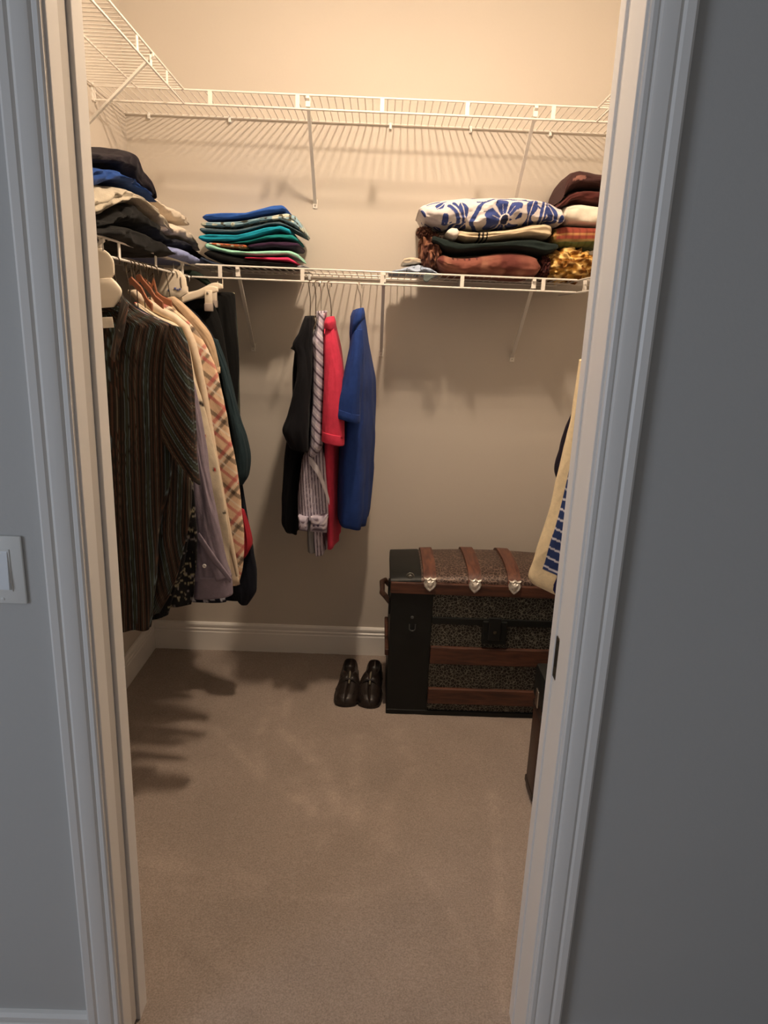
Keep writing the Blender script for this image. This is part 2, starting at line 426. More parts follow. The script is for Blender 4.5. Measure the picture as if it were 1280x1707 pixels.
# door casings: moulded profile (across, out)
CPf = [(0, 0), (0, .008), (.003, .0105), (.009, .0105), (.012, .008), (.015, .0125), (.020, .0145), (.030, .016), (.036, .0165), (.041, .0135), (.045, .017), (.056, .0185), (.060, .016), (.062, .010), (.062, 0)]
def casing(name, side, x):
    return struct(MB().extrude(CPf, lambda p, t: (x + side * p[0], YN - p[1], t + (p[0] if t > 1 else 0)), 0, DH + .004).build(name, M_trim, smooth=True, sharp=25))
casing('trim_1', -1, JL - .004); casing('trim_2', 1, JR + .004)
struct(MB().extrude(CPf, lambda p, t: (t + (p[0] if t > 0 else -p[0]), YN - p[1], DH + .004 + p[0]), JL - .004, JR + .004).build('trim_3', M_trim, smooth=True, sharp=25))
# jambs: split pocket-door jamb on the left, strike jamb with two grooves on the right
Y1, Y2 = 1.102, 1.147
struct(MB().box(JL - .018, JL, YN, Y1, 0, DH, b=.0015).build('trim_4', M_trim))
struct(MB().box(JL - .018, JL, Y2, YF, 0, DH, b=.0015).build('trim_5', M_trim))
struct(MB().box(JR, JR + .018, YN, 1.127, 0, DH, b=.0015).build('trim_6', M_trim))
struct(MB().box(JR + .0035, JR + .018, 1.127, 1.156, 0, DH).build('trim_7', M_trim))
struct(MB().box(JR, JR + .018, 1.156, YF, 0, DH, b=.0015).build('trim_8', M_trim))
struct(MB().box(JL, JR, YN, YF, DH, DH + .018).build('trim_9', M_trim))
CL2 = [(0, 0), (0, .010), (.058, .014), (.062, 0)]
for i, (x, s) in enumerate(((JL - .004, -1), (JR + .004, 1))):
    struct(MB().extrude(CL2, lambda p, t: (x + s * p[0], YF + p[1], t), 0, DH + .06).build('trim_%d' % (10 + i), M_trim))
M_door = mat('door_paint', srgb(206, 200, 192), rough=.4)
dr = B(JL - .70, JL - .006, 1.107, 1.142, .012, DH - .01, b=.002).build('door_1', M_door); struct(dr)
# strike plate
st = thing('strike_plate', (JR, 1.141, .86), 'small aged metal strike plate let into the right door jamb', 'strike plate')
MB().box(JR + .0010, JR + .0034, 1.132, 1.152, .845, .925, b=.0008).build('plate', M_strike, st)
MB().box(JR + .0004, JR + .0012, 1.138, 1.146, .868, .902).build('latch_slot', mat('slot_dark', (.01, .01, .01)), st)
for zz in (.853, .917): MB().lathe((JR + .0012, 1.142, zz), [(.003, 0), (.003, -.0008), (.001, -.0012)], 10, 'x').build('screw', M_strike, st)
# light switch
sp = thing('light_switch', (-.607, YN, .99), 'white rocker light switch plate on the grey wall left of the door', 'light switch')
a, b = onY(41, 893, YN), onY(43, 1005, YN)
sx1, sz0, sz1 = (a[0] + b[0]) / 2, b[2], a[2]
MB().box(sx1 - .076, sx1, YN - .006, YN, sz0, sz1, b=.0025).build('wall_plate', M_plate, sp, smooth=True)
cx = sx1 - .038; zc = (sz0 + sz1) / 2
MB().box(cx - .0185, cx + .0185, YN - .0075, YN - .006, zc - .036, zc + .036, b=.0006).build('rocker_frame', M_plate, sp)
MB().add([(cx - .0155, YN - .0075, zc - .033), (cx + .0155, YN - .0075, zc - .033), (cx + .0155, YN - .0075, zc + .033), (cx - .0155, YN - .0075, zc + .033),
          (cx - .0155, YN - .0125, zc - .031), (cx + .0155, YN - .0125, zc - .031), (cx + .0155, YN - .0085, zc + .031), (cx - .0155, YN - .0085, zc + .031)],
         [(0, 3, 2, 1), (4, 5, 6, 7), (0, 1, 5, 4), (1, 2, 6, 5), (2, 3, 7, 6), (3, 0, 4, 7)]).build('rocker', mat('rocker_plastic', srgb(240, 242, 244), rough=.25), sp)
for zz in (sz0 + .008, sz1 - .008): MB().lathe((cx, YN - .006, zz), [(.0028, 0), (.0028, -.0008), (.001, -.0012)], 10, 'y').build('screw', M_plate, sp)
# closet ceiling lamp: a small oval glass dome under a round canopy
lx_, ly_, lz_ = LAMP_POS
lamp = thing('ceiling_light', (lx_, ly_, HC), 'small oval ceiling lamp with a warm glass dome in the closet', 'ceiling lamp')
def oval(prof, n=36, ry=2.0):
    v = []; f = []
    for r, h in prof:
        v += [(lx_ + r * math.cos(2 * PI * k / n), ly_ + (r * ry if r < .05 else r + .045) * math.sin(2 * PI * k / n), h) for k in range(n)]
    for i in range(len(prof) - 1):
        for k in range(n): f.append((i * n + k, (i + 1) * n + k, (i + 1) * n + (k + 1) % n, i * n + (k + 1) % n))
    f += [tuple(range(n)), tuple((len(prof) - 1) * n + k for k in range(n))[::-1]]
    return v, f
v, f = oval([(.07, HC), (.07, HC - .010), (.06, HC - .022), (.05, HC - .03), (.044, lz_ + .002), (.040, lz_ + .001)])
mk('canopy', v, f, M_plate, lamp, sharp=40)
v, f = oval([(.040, lz_ + .003)] + [(.040 * math.cos(a_), lz_ - .038 * math.sin(a_)) for a_ in np.linspace(0, 1.5, 10)])
mk('glass_dome', v, f, mat('dome_glow', (1, 1, 1), emit=(LAMP_COLOR, LAMP_STRENGTH)), lamp)

# ================================================================== WIRE SHELVES
RW = .0032
def wire_shelf(name, label, base, run0, run1, front, back, z, braces, tabs, ends=(1, 1), mode='x'):
    """mode x: runs along X, front/back are Y; mode y: runs along Y, front/back are X."""
    P = (lambda r, d, h: (r, d, h)) if mode == 'x' else (lambda r, d, h: (d, r, h))
    t = thing(name, base, label, 'shelf', 'white wire closet shelves')
    mid = (front + back) / 2; bk = back + (front - back) * .03; lip = .042
    def rod(nm, d, h, r=RW): MB().tube([P(run0, d, h), P(run1, d, h)], r, 8).build(nm, M_wire, t, smooth=True)
    rod('lip_rod', front, z); rod('lip_rod', front, z - lip); rod('middle_rod', mid, z - .004, .0026); rod('rear_rod', bk, z - .004, .003)
    w_ = MB(); n = int(abs(run1 - run0) / .0254)
    for i in range(n):
        r = run0 + (run1 - run0) * (i + .5) / n
        w_.tube([P(r, front, z + .001), P(r, bk, z - .001)], .0017, 6)
    tag(w_.build('deck_wires', M_wire, t, smooth=True), kind='stuff')
    for r in tabs:
        s = MB().box(-.007, .007, -.0018, .0018, -lip, 0, b=.0008)
        v = [P(r + a_, front + (b_ - .001), z + c_) for a_, b_, c_ in s.v]
        mk('lip_tab', v, s.f, M_wire, t, smooth=False)
    sg = 1 if back > front else -1
    for r in braces:
        b_ = MB(); zt, zf = z - .006, z - .285
        v = []
        for d, h in ((front - sg * .004, zt), (back - sg * .004, zf)):
            v += [P(r - .006, d, h - .004), P(r + .006, d, h - .004), P(r + .006, d + sg * .001, h + .004), P(r - .006, d + sg * .001, h + .004)]
        b_.add(v, [(0, 1, 2, 3), (4, 7, 6, 5), (0, 4, 5, 1), (1, 5, 6, 2), (2, 6, 7, 3), (3, 7, 4, 0)])
        br = b_.build('brace', M_wire, t)
        f_ = MB().box(-.009, .009, 0, .004, -.020, .012, b=.001)
        mk('brace_foot', [P(r + a_, back - sg * q_, zf + c_) for a_, q_, c_ in f_.v], f_.f, M_wire, br, smooth=False)
        f_ = MB().lathe((0, 0, 0), [(.003, 0), (.003, .002), (.001, .003)], 8, 'y')
        mk('screw', [P(r + a_, back - sg * (q_ + .004), zf - .010 + c_) for a_, q_, c_ in f_.v], f_.f, M_chrome, br)
        f_ = MB().box(-.008, .008, .0035, .0065, -.030, .006, b=.0008)
        mk('brace_clip', [P(r + a_, front + sg * q_, z + c_ - .004) for a_, q_, c_ in f_.v], f_.f, M_wire, br, smooth=False)
    k = int(abs(run1 - run0) / .29)
    for i in range(k + 1):
        r = run0 + (run1 - run0) * (i + .3) / (k + .6)
        f_ = MB().box(-.005, .005, 0, .013, -.016, .006, b=.0015)
        mk('wall_clip', [P(r + a_, back - sg * q_, z + c_ - .004) for a_, q_, c_ in f_.v], f_.f, M_plate, t, smooth=False)
    for r, on_, s in ((run0, ends[0], 1), (run1, ends[1], -1)):
        if on_:
            f_ = MB().box(0, .009, -.018, .014, -.048, .008, b=.0015)
            mk('end_bracket', [P(r - s * .004 + s * a_, front + sg * q_, z + c_) for a_, q_, c_ in f_.v], f_.f, M_wire, t, smooth=False)
    return t
ZU, ZL, D = 2.185, 1.6364, .302
tx = [(-.69 + .3048 * (i - .2)) for i in range(6)]
def pxs(pts, Y): return [onY(a_, b_, Y)[0] for a_, b_ in pts]
wire_shelf('wire_shelf', 'long white wire shelf high on the back wall, empty, above the folded blankets', (0, YB - D, ZU), XL, XR, YB - D, YB, ZU, (-.277, .487), pxs([(350, 160), (496, 168), (637, 175), (779, 182), (922, 190)], YB - D))
wire_shelf('wire_shelf', 'white wire shelf across the back wall holding folded clothes and blankets', (0, YB - D, ZL), -.682, .685, YB - D, YB, ZL, (-.520, -.002, .533), pxs([(367, 455), (504, 460), (637, 466), (770, 473), (905, 478), (974, 480)], YB - D), ends=(0, 0))
wire_shelf('wire_shelf', 'white wire shelf high along the left wall, running to the back shelf', (-.69, 1.9, ZU), YF + .01, YB - D - .005, XL + D, XL, ZU, (2.26, 1.5), [onX(229, 75, XL + D)[1], onX(279, 137, XL + D)[1], 1.83, 1.52, 1.24], mode='y', ends=(1, 0))
wire_shelf('wire_shelf', 'lower white wire shelf along the left wall over the hanging shirts', (-.69, 1.9, ZL), YF + .01, YB - .02, XL + D, XL, ZL, (1.80, 2.5), [onX(199, 415, XL + D)[1], 2.21, 2.5, 1.6, 1.3], mode='y', ends=(1, 0))
wire_shelf('wire_shelf', 'white wire shelf high along the right wall, its end just seen past the jamb', (.693, 1.9, ZU), YF + .01, YB - D - .005, XR - D, XR, ZU, (1.5, 2.2), [2.3, 2.0, 1.7, 1.4], mode='y', ends=(1, 0))
wire_shelf('wire_shelf', 'lower white wire shelf on the right wall behind the door jamb', (.693, 1.9, ZL), YF + .01, YB - .02, XR - D, XR, ZL, (1.5, 2.4), [2.3, 2.0, 1.7, 1.4], mode='y', ends=(1, 0))

# ================================================================== HANGERS
def hook_pts(neck, rod, axis, r=.013, up=.0):
    """wire from the neck of the hanger up and over a rod; the loop lies across the rod"""
    neck = np.array(neck, float); rod = np.array(rod, float); top = rod + np.array([0, 0, RW + .0012])
    ax = np.array([.55, .83, 0]) if axis == 'y' else np.array([.92, -.39, 0])
    c = rod + np.array([0, 0, RW + .0015 - r])
    pts = [c + ax * (r * math.cos(a)) + np.array([0, 0, r * math.sin(a)]) for a in np.linspace(-.5, PI + .1, 12)]
    k = neck + np.array([0, 0, .02])
    return pts + [c + ax * (-r * .8) + np.array([0, 0, -r * .8]), (c + k) / 2 * [1, 1, 1] + ax * (-r * .1), k, neck]
def hanger(label, neck, rod, axis, span, drop, material, thick=.005, hookmat=None, name='clothes_hanger', flat=False, twist=0.0):
    """axis: direction the shoulders spread"""
    neck = np.array(neck, float)
    t = thing(name, tuple(neck), label, 'hanger', 'clothes hangers on the closet shelves')
    MB().tube(hook_pts(neck, rod, axis), .0016, 7).build('hook', hookmat or M_darkwire, t, smooth=True)
    ax = np.array([math.sin(twist), math.cos(twist), 0]) if axis == 'y' else np.array([math.cos(twist), math.sin(twist), 0])
    pts = []
    for s in np.linspace(-1, 1, 21):
        q = abs(s); pts.append(neck + ax * span * s + np.array([0, 0, -.006 - drop * (q ** 1.35)]))
    m = MB().tube(pts, [thick * (1.0 - .35 * abs(s)) for s in np.linspace(-1, 1, 21)], 8)
    m.tube([pts[0] + np.array([0, 0, 0]), pts[0] + ax * .015 + np.array([0, 0, -.012]), pts[-1] - ax * .015 + np.array([0, 0, -.012]), pts[-1]], thick * .6, 7)
    m.build('shoulder_bar', material, t, smooth=True)
    return t

# ================================================================== SHIRTS ON THE LEFT RAIL
def stripes_brown(shift, k):
    c0 = np.array(srgb(45, 38, 32)); grn = np.array(srgb(54, 60, 48)); blu = np.array(srgb(92, 106, 108)); tan = np.array(srgb(104, 94, 78)); rust = np.array(srgb(84, 56, 42)); blk = np.array(srgb(32, 27, 24))
    def f(x):
        p = ((x + shift) * k) % 1.0
        c = np.broadcast_to(c0, x.shape + (3,)).copy()
        for a_, b_, q in ((.0, .035, blu), (.035, .07, blk), (.07, .17, grn), (.17, .21, blk), (.21, .245, blu), (.34, .37, rust), (.41, .47, blk), (.50, .53, rust), (.58, .61, tan), (.66, .69, rust), (.72, .80, blk), (.84, .87, rust), (.92, .94, blk)):
            c[(p >= a_) & (p < b_)] = q
        return c
    return f
SB = stripes_brown(.0, 21)
def col_strip_body(x, v, s, per, V3, q): return SB(x)
def garment(name, label, cat, base, group='shirts on the left rail'):
    return thing(name, base, label, cat, group)

# first shirt: brown with green and blue stripes
Y0 = 1.78
g = garment('striped_shirt', 'dark brown shirt with green and rust vertical stripes, nearest on the left rail', 'shirt', (-.69, Y0, .6))
cloth_tube('body', [(150, 497, 203, 492, .012), (130, 510, 236, 520, .022), (110, 530, 264, 532, .026), (95, 545, 286, 545, .028), (88, 620, 291, 620, .030), (92, 700, 294, 700, .032), (96, 780, 286, 785, .032), (100, 850, 274, 850, .032), (105, 920, 264, 920, .032), (110, 990, 259, 990, .030), (112, 1040, 255, 1047, .028)],
           Y0, M_print, g, n=560, m=90, folds=9, amp=.006, wr=.004, colf=col_strip_body, seed=1)
SB2 = stripes_brown(.03, 21)
cloth_tube('back_panel', [(150, 640, 290, 640, .016), (140, 740, 306, 740, .020), (140, 800, 318, 810, .022), (140, 860, 312, 880, .024), (150, 930, 300, 940, .024), (160, 990, 286, 985, .022), (170, 1030, 266, 1022, .018)],
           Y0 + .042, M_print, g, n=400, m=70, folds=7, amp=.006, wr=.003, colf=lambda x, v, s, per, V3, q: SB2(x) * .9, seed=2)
SB3 = stripes_brown(.0, 20)
def sleeve_col(x, v, s, per, V3, q):
    return SB3(V3[..., 0] * .86 + V3[..., 2] * .51)
cloth_tube('sleeve', [(282, 541, 302, 546, .014), (277, 580, 312, 574, .026), (274, 620, 319, 616, .032), (272, 660, 324, 670, .034), (270, 690, 328, 740, .034), (269, 712, 331, 785, .032), (269, 728, 334, 808, .030)],
           Y0 - .03, M_print, g, n=260, m=120, folds=2, amp=.002, wr=.002, colf=sleeve_col, seed=3)
# folded collar leaf
def sheet(name, pts_px, Y, th, m_, parent, bulge=.006, colf=None, plane='Y'):
    """a small folded panel of cloth: outline given, thickness and bulge real"""
    on = onY if plane == 'Y' else onX
    P = np.array([on(a_, b_, Y) for a_, b_ in pts_px]); c = P.mean(0); n = len(P)
    dn = np.array([0, 1.0, 0]) if plane == 'Y' else np.array([1.0, 0, 0])
    v = []; f = []; rings = [(1.0, th), (1.0, 0), (.96, -.3 * bulge), (.6, -bulge * .9), (.25, -bulge)]
    for k, d in rings: v += list(c + (P - c) * k + dn * d)
    v.append(c - dn * bulge)
    for r in range(len(rings) - 1):
        for i in range(n): f.append((r * n + i, r * n + (i + 1) % n, (r + 1) * n + (i + 1) % n, (r + 1) * n + i))
    b = (len(rings) - 1) * n
    for i in range(n): f.append((b + i, b + (i + 1) % n, len(v) - 1))
    f.append(tuple(range(n))[::-1]); v = np.array(v)
    return mk(name, v, f, m_, parent, smooth=True, sharp=50, cols=None if colf is None else colf(v))
def dens(pts, k=8):
    o = []
    for a_, b_ in zip(pts, pts[1:] + pts[:1]):
        for i in range(k): o.append((a_[0] + (b_[0] - a_[0]) * i / k, a_[1] + (b_[1] - a_[1]) * i / k))
    return o
sheet('collar', dens([(203, 494), (214, 508), (205, 560), (190, 604), (183, 594), (192, 548), (198, 520)]), Y0 - .055, .004, M_print, g, colf=lambda v: SB(v[:, 0] * 1.6 - v[:, 2] * .45 + .012) * 1.6 + .02)
cloth_tube('collar_stand', [(150, 495, 203, 490, .020), (145, 508, 209, 505, .026), (142, 520, 214, 520, .024)], Y0 - .02, M_print, g, n=120, m=16, amp=0, wr=.001, colf=lambda x, v, s, per, V3, q: SB(V3[..., 0] * .5 + V3[..., 2]), seed=5)
sheet('size_label', dens([(169, 529), (187, 528), (190, 546), (172, 547)], 3), Y0 - .075, .001, cloth('label', (226, 214, 196)), g, bulge=.001)
# cream hanger with the slab neck
hn = thing('clothes_hanger', (-.70, Y0 - .03, 1.46), 'cream plastic hanger with a rounded slab neck and broad shoulders at the left jamb', 'hanger', 'clothes hangers on the closet shelves')
cloth_tube('neck_slab', [(150, 413, 170, 414, .002), (142, 416, 182, 423, .004), (138, 430, 190, 438, .005), (136, 450, 191, 456, .005), (138, 466, 186, 464, .005)], 1.735, M_hang, hn, n=60, m=24, amp=0, wr=0, e=.55)
cloth_tube('shoulder_bar', [(120, 468, 186, 463, .005), (112, 478, 196, 473, .009), (110, 490, 203, 486, .010), (118, 503, 199, 499, .009), (160, 514, 190, 512, .004)], 1.73, M_hang, hn, n=60, m=28, amp=0, wr=0, e=.6)
MB().tube(hook_pts(onY(172, 418, 1.72), (XL + D, 1.72, ZL - .042), 'x'), .002, 8).build('hook', M_chrome, hn, smooth=True)

def speck(base, spot, dens_, thr, spot2=None):
    b_ = np.array(srgb(*base)); s_ = np.array(srgb(*spot)); s2 = np.array(srgb(*(spot2 or spot)))
    def f(x, v, s, per, V3, q):
        n1 = noise2(V3[..., 0] * dens_ + 11, V3[..., 2] * dens_) + .5 * noise2(V3[..., 0] * dens_ * 2.3, V3[..., 2] * dens_ * 2.3 + 5)
        k = np.clip((n1 - thr) * 6, 0, 1)[..., None]; z = (noise2(V3[..., 0] * dens_ * .5, V3[..., 2] * dens_ * .5) > 0)[..., None]
        return b_ * (1 - k) + np.where(z, s_, s2) * k
    return f
SHW = [(-.0, 0)]
def shirt_left(name, label, cat, Y, edge, matl, top=(0, 0), hem=None, W=.022, folds=7, amp=.004, wr=.003, colf=None, n=96, m=56, seed=0, left=40, **k):
    """a garment hanging across the left rail; edge = its right outline from neck to hem, left side mirrored about the rail"""
    g_ = garment(name, label, cat, tuple(onY(edge[-1][0], edge[-1][1], Y)))
    rows = []
    for i, (x, y) in enumerate(edge):
        c = onY(x, y, Y); xc = XL + D; hw = max(abs(c[0] - xc), .03)
        xl = max(xc - hw, XL + .03)
        # pixel of the mirrored point on the same height
        d = np.array([xl, Y, c[2]]) - CP; pz = d @ CF
        rows.append((640 + FPX * (d @ CR) / pz, 853.5 - FPX * (d @ CU) / pz, x, y, W * (.5 if i == 0 else 1)))
    cloth_tube('body', rows, Y, matl, g_, n=n, m=m, folds=folds, amp=amp, wr=wr, colf=colf, seed=seed, **k)
    return g_
M_floral = speck((16, 15, 16), (132, 124, 100), 120, .45, (112, 106, 104))
shirt_left('floral_shirt', 'black shirt with small pale flowers, its hem below the brown striped shirt', 'shirt', 1.88,
           [(212, 510), (250, 534), (286, 550), (298, 575), (310, 650), (322, 780), (328, 860), (328, 930), (326, 985), (322, 1008)], M_print, colf=M_floral, n=420, m=200, seed=11, amp=.006)
cloth_tube('lower_panel', [(238, 905, 312, 900, .02), (240, 960, 300, 960, .022), (244, 1029, 278, 1026, .02)], 1.85, M_print, bpy.data.objects['floral_shirt'], n=200, m=80, folds=3, amp=.003, colf=M_floral, seed=12)
# mauve shirt with its long sleeve in front
gm = shirt_left('mauve_shirt', 'long-sleeved mauve grey shirt whose buttoned cuff hangs lowest on the left rail', 'shirt', 1.97,
                [(216, 508), (256, 530), (290, 548), (304, 575), (320, 650), (338, 740), (348, 800), (354, 860), (350, 920), (345, 960)], cloth('mauve', (134, 122, 134)), seed=13)
M_mauve = cloth('mauve', (134, 122, 134))
cloth_tube('sleeve', [(292, 548, 304, 560, .012), (300, 585, 314, 600, .022), (312, 660, 328, 662, .026), (316, 740, 341, 740, .03), (316, 820, 355, 820, .034), (317, 880, 366, 880, .034), (320, 930, 376, 930, .032), (322, 965, 386, 962, .03)],
           1.93, M_mauve, gm, n=120, m=80, folds=3, amp=.004, wr=.004, seed=14)
cu = cloth_tube('cuff', [(321, 958, 385, 956, .030), (322, 975, 387, 972, .031), (324, 995, 388, 990, .031)], 1.928, M_mauve, gm, n=80, m=12, folds=0, amp=0, wr=.001, rising=False)
q = onY(341, 943, 1.893); MB().lathe(q, [(.006, -.002), (.006, -.004), (.004, -.005), (.003, -.004)], 14, 'y').build('button', M_button, gm, smooth=True)
sheet('sleeve_placket', dens([(325, 892), (332, 888), (362, 932), (386, 965), (384, 972), (352, 935)], 5), 1.893, .003, M_mauve, gm, bulge=.002)
shirt_left('navy_print_shirt', 'navy shirt with a fine white print, only a sliver showing behind the mauve sleeve', 'shirt', 2.03,
           [(220, 507), (256, 528), (292, 545), (306, 568), (318, 620), (331, 690), (346, 780), (356, 870), (370, 960), (379, 1003)], M_print, colf=speck((22, 24, 38), (170, 170, 180), 95, .45), n=260, m=180, seed=15, W=.018)
shirt_left('cream_print_shirt', 'cream shirt dotted with dark figures, a narrow strip left of the tan leather edge', 'shirt', 2.09,
           [(228, 504), (262, 526), (296, 542), (314, 575), (328, 630), (345, 690), (357, 740), (368, 800), (376, 850), (384, 900), (388, 960)], M_print, colf=speck((220, 204, 178), (52, 44, 40), 34, .75, (190, 70, 60)), n=240, m=160, seed=16, W=.018)
M_tan = cloth('cream_leather', (216, 196, 170), rough=.5, spec=.4, sheen=0, bump=.15)
gc = shirt_left('cream_jacket', 'smooth cream jacket with a pale shoulder seam over the striped shirt', 'jacket', 2.14,
           [(238, 496), (262, 508), (300, 530), (320, 555), (334, 605), (344, 650), (356, 720), (367, 790), (377, 850), (388, 920), (400, 974)], M_tan, seed=17, W=.016, amp=.002, wr=.0015)
MB().tube([onY(x_, y_, 2.115) for x_, y_ in [(214, 486), (224, 489), (240, 503), (262, 516), (290, 530), (309, 546), (320, 572), (329, 604), (338, 650), (350, 720), (363, 790), (374, 850), (386, 912), (396, 960)]],
          [.006, .012, .014, .014, .014, .013, .013, .012, .011, .010, .010, .010, .009, .006], 12).build('sleeve_edge', M_tan, gc, smooth=True)
def plaid(x, v, s, per, V3, q):
    a_, b_ = V3[..., 0] * .62 + V3[..., 2] * .78, V3[..., 0] * .78 - V3[..., 2] * .62
    base = np.array(srgb(222, 192, 160)); blk = np.array(srgb(52, 48, 46)); red = np.array(srgb(186, 84, 88)); wht = np.array(srgb(230, 220, 204))
    c = np.broadcast_to(base, a_.shape + (3,)).copy()
    for w_, off, colr, wd in ((a_, .0, blk, .15), (b_, .03, blk, .13), (a_, .045, red, .12), (b_, .055, red, .14), (a_, .022, wht, .06), (b_, .04, wht, .06)):
        m_ = (((w_ + off) / .082) % 1.0) < wd
        c[m_] = c[m_] * .35 + colr * .65
    return c
gp = shirt_left('plaid_shirt', 'beige plaid shirt with black and red checks on the left rail', 'shirt', 2.22,
           [(262, 496), (290, 516), (314, 535), (334, 560), (350, 590), (362, 622), (374, 680), (386, 740), (395, 790), (402, 850), (405, 900), (402, 945), (396, 975)], M_print, colf=plaid, n=420, m=260, seed=18, W=.022, amp=.005)
M_suede = cloth('tan_suede', (190, 164, 134), rough=.85)
gs = shirt_left('tan_jacket', 'tan jacket with a rounded shoulder on the brown wooden hanger', 'jacket', 2.30,
           [(268, 494), (286, 506), (312, 532), (336, 560), (352, 582), (362, 612), (368, 650), (377, 700), (385, 740), (392, 780), (395, 830), (392, 870)], M_suede, seed=19, W=.02, amp=.003)
cloth_tube('shoulder', [(276, 497, 290, 494, .010), (292, 512, 306, 507, .018), (316, 544, 333, 534, .02), (336, 572, 352, 560, .02), (350, 600, 362, 592, .016), (358, 625, 367, 622, .010)], 2.26, M_suede, gs, n=60, m=40, folds=2, amp=.001, wr=.002, seed=20)
M_teal = cloth('dark_teal', (34, 50, 56))
shirt_left('teal_shirt', 'dark teal long-sleeved shirt bulging out past the plaid one', 'shirt', 2.37,
           [(280, 498), (312, 515), (338, 540), (358, 575), (372, 610), (384, 645), (396, 700), (404, 750), (398, 830), (388, 870)], M_teal, seed=21, W=.02)
cloth_tube('sleeve', [(350, 562, 362, 566, .012), (366, 620, 381, 618, .022), (374, 650, 388, 648, .026), (384, 700, 401, 700, .03), (388, 728, 411, 730, .033), (390, 765, 416, 765, .034), (390, 790, 413, 792, .030), (392, 806, 404, 808, .016)],
           2.34, M_teal, bpy.data.objects['teal_shirt'], n=80, m=60, folds=3, amp=.003, seed=22)
M_navy = cloth('deep_navy', (22, 24, 34))
gn = shirt_left('navy_shirt', 'long navy garment with a red band above its rounded lowest corner', 'shirt', 2.44,
           [(290, 498), (318, 515), (345, 545), (368, 590), (384, 660), (394, 740), (402, 800), (410, 860), (418, 905), (423, 930), (427, 962), (425, 985), (412, 1000)], M_navy, seed=23, W=.022, amp=.004)
cloth_tube('sleeve', [(398, 800, 403, 800, .012), (398, 850, 410, 850, .02), (398, 900, 419, 900, .026), (394, 930, 424, 928, .03), (388, 955, 427, 955, .032), (390, 978, 427, 980, .03), (398, 1000, 418, 1000, .022), (404, 1008, 412, 1008, .01)],
           2.40, M_navy, gn, n=80, m=60, folds=3, amp=.003, seed=24)
cloth_tube('red_band', [(398, 846, 407, 850, .01), (402, 890, 417, 884, .018), (401, 915, 421, 905, .020), (402, 936, 414, 922, .014)], 2.355, cloth('crimson', (170, 44, 56)), gn, n=50, m=30, folds=3, amp=.002, seed=25)
# trousers on clip hanger
M_trs = cloth('black_trouser', (13, 13, 13))
gt = thing('black_trousers', (-.56, 2.44, .9), 'black trousers clipped to the cream bar hanger on the left rail', 'trousers')
cloth_tube('left_leg', [(296, 506, 352, 500, .014), (302, 530, 364, 528, .02), (310, 580, 376, 580, .022), (320, 660, 386, 660, .022), (326, 760, 390, 760, .022), (330, 860, 388, 860, .02)], 2.50, M_trs, gt, n=90, m=50, folds=5, amp=.004, seed=26)
cloth_tube('right_leg', [(346, 494, 372, 486, .012), (352, 510, 391, 488, .02), (358, 545, 394, 540, .022), (364, 600, 397, 600, .022), (366, 660, 396, 664, .02), (366, 760, 392, 770, .02), (364, 850, 388, 860, .02)], 2.555, M_trs, gt, n=90, m=50, folds=5, amp=.004, seed=27)
cloth_tube('waistband', [(298, 502, 350, 496, .012), (300, 512, 354, 506, .014), (302, 518, 356, 513, .012)], 2.47, M_trs, gt, n=60, m=10, amp=0, wr=.001, seed=28)
gv = thing('olive_trousers', (-.5, 2.66, .9), 'thin olive grey trousers with a pale edge, farthest on the left rail', 'trousers')
cloth_tube('legs', [(384, 488, 391, 489, .010), (382, 540, 395, 540, .016), (384, 600, 398, 600, .018), (384, 660, 399, 660, .018), (384, 740, 398, 740, .018)], 2.64, cloth('olive_grey', (74, 78, 68)), gv, n=60, m=40, folds=2, amp=.002, seed=29)
cloth_tube('pale_edge', [(388, 487, 391, 488, .003), (389, 560, 392, 560, .004), (389, 640, 392, 640, .004), (388, 655, 390, 655, .003)], 2.60, cloth('pale_edge', (190, 182, 150)), gv, n=20, m=20, folds=0, amp=0, wr=0)
# cream bar hangers with clips, seen behind the wooden ones
def on_rod(x, y): return onX(x, y, XL + D)
for k, (xa, ya, xb, yb, Y, lab) in enumerate([(292, 495, 362, 482, 2.44, 'cream plastic clip hanger holding the black trousers'), (300, 492, 370, 477, 2.53, 'second cream clip hanger just behind the one with the trousers')]):
    pa, pb = onY(xa, ya, Y), onY(xb, yb, Y)
    h_ = thing('clip_hanger', tuple((pa + pb) / 2), lab, 'hanger', 'clothes hangers on the closet shelves')
    cloth_tube('bar', [(xa - 2, ya + 2, xa, ya - 4, .004), (xa + 6, ya + 11, xa + 4, ya - 4, .008), (xa + 30, ya + 5, xa + 28, ya - 8, .008), (xb - 8, yb + 7, xb - 10, yb - 6, .008), (xb + 2, yb + 4, xb + 1, yb - 3, .005)], Y, M_hang, h_, n=40, m=30, amp=0, wr=0, e=.6)
    c_ = onY(xb - 15, yb + 5, Y - .012)
    for dx in (0, -.10):
        s = MB().box(c_[0] + dx - .011, c_[0] + dx + .013, c_[1] - .008, c_[1] + .008, c_[2] - .040, c_[2] + .006, b=.003)
        cl = s.build('clip', M_hang, h_, smooth=True)
        MB().box(c_[0] + dx - .012, c_[0] + dx + .014, c_[1] - .012, c_[1] + .012, c_[2] - .062, c_[2] - .036, b=.003).build('clip_pad', mat('clear_grey_plastic', srgb(170, 156, 146), rough=.25), cl, smooth=True)
        MB().lathe((c_[0] + dx, c_[1] - .008, c_[2] - .004), [(.004, 0), (.004, -.002), (.001, -.003)], 12, 'y').build('rivet', M_chrome, cl)
    mid_ = (pa + pb) / 2; mid_[0] = XL + D
    MB().tube(hook_pts((XL + D, Y, mid_[2] + .01), (XL + D, Y, ZL - .042), 'x', r=.016), .002, 8).build('hook', M_chrome, h_, smooth=True)
